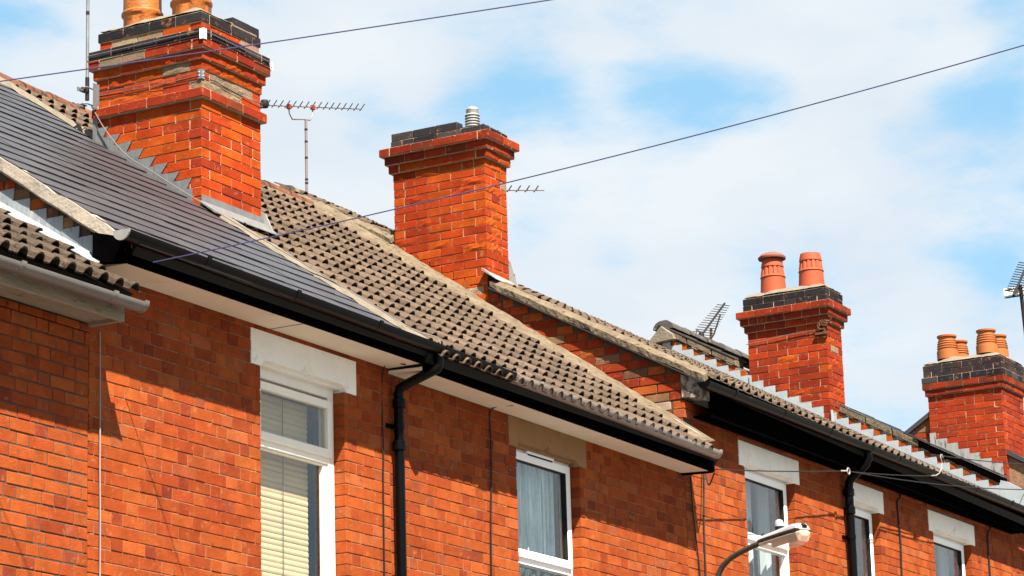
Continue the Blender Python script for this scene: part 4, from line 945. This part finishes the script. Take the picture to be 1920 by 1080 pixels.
t = thing('television_aerial', (22.95, 4.2, 9.2), 'long horizontal aerial on a taped mast behind the brown tiled ridge', 'aerial', 'rooftop television aerials')
b = MB(); b.tube([(22.93, 4.22, 9.0), (22.93, 4.22, 10.19)], .013, 10); b.build('mast', m_mast, t)
for zz in (9.32, 9.55, 9.585, 9.80, 9.96, 10.08):
    b = MB(); b.tube([(22.93, 4.22, zz), (22.93, 4.22, zz + .018)], .0155, 10); b.build('tape_band', m_dark_metal, t)
A, B_ = Vector((22.17, 4.22, 10.135)), Vector((23.93, 4.22, 10.555))
m = MB(); m.tube([A, B_], .006, 8); m.build('boom', m_mast, t)
for i in range(16):
    p = A.lerp(B_, .055 + .94 * i / 15); m = MB(); m.tube([p + Vector((.0, .020, -.016)), p + Vector((.0, .0, .0)), p + Vector((.012, -.033, .050))], .0048, 6); m.build('element', m_dark_metal, t)
p1, p2 = A.lerp(B_, .265), A.lerp(B_, .50); c_ = Vector((22.93, 4.22, 10.19))
m = MB(); m.tube([p1, p1 + Vector((.01, 0, -.07)), p1 + Vector((.06, 0, -.115)), c_, p2 + Vector((-.05, 0, -.145)), p2 + Vector((-.005, 0, -.09)), p2], .0065, 8); m.build('cradle', m_mast, t)
for p in (p1, p2): m = MB(); m.box(p.x - .018, p.x + .018, p.y - .02, p.y + .015, p.z - .028, p.z + .016); m.build('cradle_clip', m_red_clip, t)
m = MB(); m.lathe([(.001, -.03), (.035, -.028), (.045, 0), (.035, .04), (.001, .045)], A + Vector((.06, 0, .02)), 12); m.build('dipole_box', m_dark_metal, t)
m = MB(); m.tube([A, A + Vector((.0, 0, -.03))], .02, 8); m.build('boom_end', m_dark_metal, t)

t = thing('television_aerial', (22.55, 2.5, 9.0), 'short aerial boom poking out behind the chimney with the metal terminal', 'aerial', 'rooftop television aerials')
A, B_ = Vector((22.56, 2.40, 9.10)), Vector((24.28, 2.40, 9.504))
m = MB(); m.tube([A, B_], .006, 8); m.build('boom', m_mast, t)
m = MB(); m.tube([A, A + Vector((-.02, 0, -.03))], .012, 8); m.build('wall_fixing', m_galv, t)
for i in range(9):
    p = A.lerp(B_, (i + .9) / 9.9 + .0); m = MB(); m.tube([p + Vector((0, .018, -.014)), p, p + Vector((.012, -.030, .045))], .0055, 6); m.build('element', m_dark_metal, t)

t = thing('television_aerial', (32.0, 4.4, 9.5), 'many-rodded aerial tilted steeply up behind the pale lead verge', 'aerial', 'rooftop television aerials')
m = MB(); m.tube([(32.0, 4.4, 9.3), (32.08, 4.4, 9.93)], .018, 8); m.build('mast', m_rust, t)
A, B_ = Vector((31.76, 4.4, 9.76)), Vector((32.50, 4.4, 10.33)); dr = (B_ - A).normalized(); sd = Vector((.88, -.2, .08)).normalized()
m = MB(); m.tube([A, B_], .013, 8); m.build('boom', m_dark_metal, t)
m = MB(); m.tube([Vector((32.06, 4.4, 9.80)), Vector((32.16, 4.4, 9.88)), Vector((32.36, 4.4, 10.16))], .010, 8); m.build('brace', m_dark_metal, t)
for i in range(15):
    p = A.lerp(B_, (i + .2) / 15); m = MB(); l_ = .21 - .006 * i; m.tube([p - sd * l_, p + sd * l_], .0045, 6); m.build('element', m_dark_metal, t)
m = MB(); m.tube([A + Vector((-.1, 0, .02)), A + Vector((-.08, 0, .08)), A + Vector((.1, 0, .06)), A + Vector((.12, 0, .0)), A + Vector((-.1, 0, .02))], .006, 6); m.build('dipole_loop', m_dark_metal, t)
m = MB(); m.lathe([(.001, 0), (.03, .01), (.035, .05), (.02, .08), (.001, .085)], A + Vector((.04, 0, .0)), 10); m.build('dipole_box', m_dark_metal, t)

t = thing('television_aerial', (32.6, 4.7, 9.5), 'small faint aerial low on the skyline beside the steeply tilted one', 'aerial', 'rooftop television aerials')
A, B_ = Vector((32.60, 4.7, 9.72)), Vector((32.44, 4.7, 9.93))
m = MB(); m.tube([A + Vector((.03, 0, -.2)), A], .010, 8); m.build('mast', m_dark_metal, t)
m = MB(); m.tube([A, B_], .008, 8); m.build('boom', m_dark_metal, t)
for i in range(8):
    p = A.lerp(B_, (i + .5) / 8); m = MB(); m.tube([p - sd * .13, p + sd * .13], .004, 6); m.build('element', m_dark_metal, t)

t = thing('television_aerial', (40.8, 3.5, 11.0), 'aerial with a white reflector panel at the picture edge above the ringed pots', 'aerial', 'rooftop television aerials')
m = MB(); m.tube([(40.84, 3.5, 8.8), (40.83, 3.5, 11.4), (40.74, 3.5, 12.13)], .028, 10); m.build('mast', m_dark_metal, t)
A, B_ = Vector((40.42, 3.5, 11.90)), Vector((41.15, 3.5, 12.55))
m = MB(); m.tube([A, B_], .018, 8); m.build('boom', m_dark_metal, t)
for i in range(13):
    p = A.lerp(B_, (i + 1.6) / 14); m = MB(); m.tube([p - sd * .24, p + sd * .24], .007, 6); m.build('element', m_dark_metal, t)
one_box('reflector_panel', m_panel, t, 40.86, 40.875, 3.42, 3.80, 11.99, 12.14)
m = MB(); m.tube([(40.82, 3.76, 11.99), (40.82, 3.48, 11.985)], .011, 6); m.build('reflector_rod', m_dark_metal, t)
m = MB(); m.tube([(40.82, 3.77, 12.10), (40.82, 3.48, 12.105)], .011, 6); m.build('reflector_rod', m_dark_metal, t)

# rusty fixing on the front chimney corner
t = thing('aerial_bracket', (29.9, 1.95, 9.2), 'rusty iron bracket left on the corner of the two-potted red chimney', 'bracket')
for q in range(5):
    a = rnd.uniform(0, 6); m = MB(); c_ = Vector((29.868, 2.00 - .02 * q, 9.20 + .02 * q))
    m.tube([c_ + Vector((-.01, .05 * math.cos(a + k), .05 * math.sin(a + k))) for k in (0, 1.1, 2.2, 3.3, 4.4)], .010, 6); m.build('bracket_loop', m_rust, t)
m = MB(); m.box(29.85, 29.878, 1.93, 2.08, 9.10, 9.125); m.box(29.86, 29.878, 1.96, 1.985, 9.06, 9.28); m.build('bracket_bar', m_rust, t)
wire('bracket_wire', [(29.872, 2.05, 9.16), (29.868, 2.3, 9.16), (29.87, 2.6, 9.135), (29.872, 2.93, 9.115)], .004, m_galv, 'pale lashing wire along the face of the two-potted red chimney', 'cable')

# ------------------------------------------------------------------ wires and cables
def telegraph_pole(x, y, top, label):
    t = thing('telegraph_pole', (x, y, GS * x + .12), label, 'telegraph pole', 'telegraph poles beside the street')
    b = MB(); b.tube([(x, y, GS * x - .2), (x, y, top)], [.14, .10], 14); b.build('post', m_pole, t)
    one_box('crossarm', m_pole, t, x - .05, x + .05, y - .6, y + .6, top - .35, top - .23)
telegraph_pole(16.30, -9.12, 8.3, 'dark timber telegraph pole holding the two overhead wires')
telegraph_pole(43.4, -9.1, 9.6, 'dark timber telegraph pole mirrored in the first window of the long house')
P2 = Vector((16.36, -9.0, 7.74)); P1 = Vector((16.25, -9.02, 7.87))
wire('overhead_wire', [(14.16, -.42, 6.205), P2], .0036, m_cable_blue, 'overhead wire rising from the slate house eaves across the sky', 'overhead wire', .15, 40, group='overhead wires across the street')
wire('overhead_wire', [(12.066, -0.500, 6.714), P1], .0036, m_cable_blue, 'overhead wire passing in front of the big chimney top', 'overhead wire', .06, 40, group='overhead wires across the street')
vc = 'cables running down the brick fronts'
wire('wall_cable', [(14.18, -.012, 5.84), (14.183, -.014, 5.4), (14.186, -.012, 5.0), (14.19, -.014, 4.6), (14.19, -.012, 3.6)], .0045, m_cable_pale, 'pale cable hanging down the brickwork below the cream eaves end', 'cable', group=vc)
wire('wall_cable', [(18.915, -.2, 6.165), (18.914, -.012, 6.15), (18.90, -.014, 5.9), (18.89, -.012, 5.55), (18.86, -.014, 5.1), (18.84, -.012, 3.6)], .0065, m_cable_black, 'dark cable down the brick beside the buff stone lintel', 'cable', group=vc)
wire('wall_cable', [(17.42, -.19, 6.20), (17.415, -.012, 6.19), (17.40, -.012, 5.6), (17.385, -.014, 5.2), (17.38, -.012, 3.6)], .005, m_cable_black, 'thin dark cable close beside the upper black downpipe', 'cable', group=vc)
wire('wall_cable', [(22.20, -.25, 6.14), (22.35, -.12, 6.08), (22.49, -.014, 6.34), (22.495, -.012, 6.1), (22.45, -.014, 5.6), (22.44, -.012, 3.8)], .007, m_cable_black, 'dark looped cable below the end of the brown tiled eaves', 'cable', group=vc)
wire('wall_cable', [(22.24, -.012, 6.15), (22.25, -.014, 5.9), (22.30, -.012, 5.6), (22.34, -.014, 5.2), (22.36, -.012, 3.8)], .006, m_cable_black, 'second dark cable slanting down at the joint between two brick fronts', 'cable', group=vc)
wire('wall_cable', [(26.815, -.035, 6.75), (26.80, -.035, 6.62), (26.77, -.012, 6.55), (26.79, -.014, 6.2), (26.77, -.012, 5.6), (26.77, -.012, 4.2)], .009, m_cable_black, 'black cable down the wall between the narrow window and the last window', 'cable', group=vc)
wire('wall_cable', [(29.24, -.035, 6.75), (29.23, -.035, 6.64), (29.19, -.012, 6.55), (29.18, -.014, 6.2), (29.17, -.012, 4.2)], .009, m_cable_black, 'black cable down the wall beyond the last window', 'cable', group=vc)
wire('drop_wire', [(22.11, -.22, 6.165), (25.12, -.21, 6.60)], .005, m_cable_black, 'thin wire strung across the first white lintel to an eye hook', 'drop wire', .012, group='drop wires along the long gutter')
wire('drop_wire', [(25.17, -.21, 6.60), (27.07, -.30, 6.83)], .005, m_cable_black, 'thin wire from the eye hook to the curled gutter hook', 'drop wire', .01, group='drop wires along the long gutter')
wire('drop_wire', [(25.17, -.22, 6.60), (30.6, -.40, 7.20)], .005, m_cable_black, 'slanting thin wire from the eye hook towards the picture edge', 'drop wire', .06, group='drop wires along the long gutter')
wire('drop_wire', [(27.30, -.24, 7.08), (31.0, -.4, 7.52)], .005, m_cable_black, 'thin wire from the curled hook across the pale lead', 'drop wire', .03, group='drop wires along the long gutter')
b = MB(); b.tube([Vector((25.14, -.21, 6.60)) + Vector((.028 * math.cos(a), 0, .028 * math.sin(a))) for a in [k * math.pi / 8 for k in range(17)]], .007, 6); b.tube([(25.11, -.21, 6.597), (24.96, -.21, 6.575)], .008, 6)
b.build('eye_hook', m_cable_pale, None, label='pale eye hook in front of the second black downpipe', category='hook')
b = MB(); b.tube([(26.95, -.31, 6.815), (27.07, -.31, 6.835), (27.16, -.31, 6.87), (27.23, -.31, 6.93), (27.25, -.31, 6.99), (27.22, -.31, 7.03), (27.23, -.31, 7.065), (27.27, -.31, 7.07), (27.28, -.31, 7.04)], .006, 8)
b.build('gutter_hook', m_cable_pale, None, label='pale curled hook over the long black gutter', category='hook')

# ------------------------------------------------------------------ street lamp
t = thing('street_lamp', (19.335, -1.58, GS * 19.4 + .12), 'grey street lamp on a curved dark bracket before the white window', 'street lamp')
SL0 = Vector((19.247, -2.0, 4.997)); SE = Vector((19.03, -2.43, 5.018)); ax = (SE - SL0).normalized(); up = Vector((0, 0, 1)); up = (up - ax * up.dot(ax)).normalized(); sd = ax.cross(up)
b = MB(); b.tube([(19.335, -1.58, 1.0), (19.335, -1.58, 4.35), (19.32, -1.60, 4.72), (19.30, -1.625, 4.81), (19.295, -1.665, 4.868), (19.287, -1.73, 4.915), (19.272, -1.82, 4.948), (19.25, -1.92, 4.975), SL0 + ax * .05], [.055, .045, .024, .0215, .021, .0205, .020, .020, .020], 12); b.build('bracket_arm', m_lamp_arm, t)
def lampshape(secs, mat, name, cap=True):
    """secs: (distance along, half width at the bottom, half width at the top, bottom height, top height), edges cut off."""
    v = []; f = []
    for s_, wb, wt, hb, ht in secs:
        s_ *= .86; wb *= .86; wt *= .86; hb *= .9; ht *= .9
        c = min(.018, (ht - hb) * .4)
        for x, z in ((-wb + c, hb), (wb - c, hb), (wb, hb + c * .7), (wt + .3 * c, ht - c), (wt - c, ht), (-wt + c, ht), (-wt - .3 * c, ht - c), (-wb, hb + c * .7)):
            v.append(SL0 + ax * s_ + sd * x + up * z)
    n = 8
    for i in range(len(secs) - 1):
        for k in range(n): f.append((i * n + k, i * n + (k + 1) % n, (i + 1) * n + (k + 1) % n, (i + 1) * n + k))
    f += [tuple(range(n))[::-1], tuple(range(len(v) - n, len(v)))]
    m = MB(); m.add(v, f); return m.build(name, mat, t)
lampshape([(-.045, .028, .026, -.026, .026), (.0, .034, .03, -.028, .034), (.035, .075, .05, -.006, .040), (.30, .082, .060, -.004, .050), (.46, .082, .064, -.004, .056), (.535, .076, .060, -.004, .050), (.562, .060, .045, -.004, .018)], m_lamp_grey, 'lamp_housing')
lampshape([(.045, .050, .070, -.060, -.008), (.075, .062, .076, -.100, -.008), (.47, .064, .078, -.108, -.008), (.535, .058, .072, -.092, -.008), (.56, .045, .055, -.050, -.008)], m_lens, 'lamp_bowl')
lampshape([(.04, .079, .080, -.012, -.003), (.545, .079, .080, -.012, -.003)], m_rubber, 'bowl_seal')
b = MB(); b.tube([SL0 + ax * .13 - up * .042, SL0 + ax * .33 - up * .042], .020, 10); b.build('lamp_tube', m_cream, t)
b = MB(); b.tube([SL0 + ax * .33 - up * .042, SL0 + ax * .375 - up * .042], .026, 10); b.build('lamp_holder', m_dark_metal, t)
b = MB(); b.tube([SL0 + ax * .464 + up * .031, SL0 + ax * .488 + up * .013], .020, 8); b.build('end_catch', m_rubber, t)
b = MB(); c_ = SL0 + ax * .21 + up * .040
b.tube([c_, c_ + up * .03], .030, 12); b.build('photocell_base', m_dark_metal, t)
b = MB(); b.tube([c_ + up * .03, c_ + up * .055, c_ + up * .075, c_ + up * .083], [.034, .034, .026, .008], 12); b.build('photocell', m_lead_pale, t)
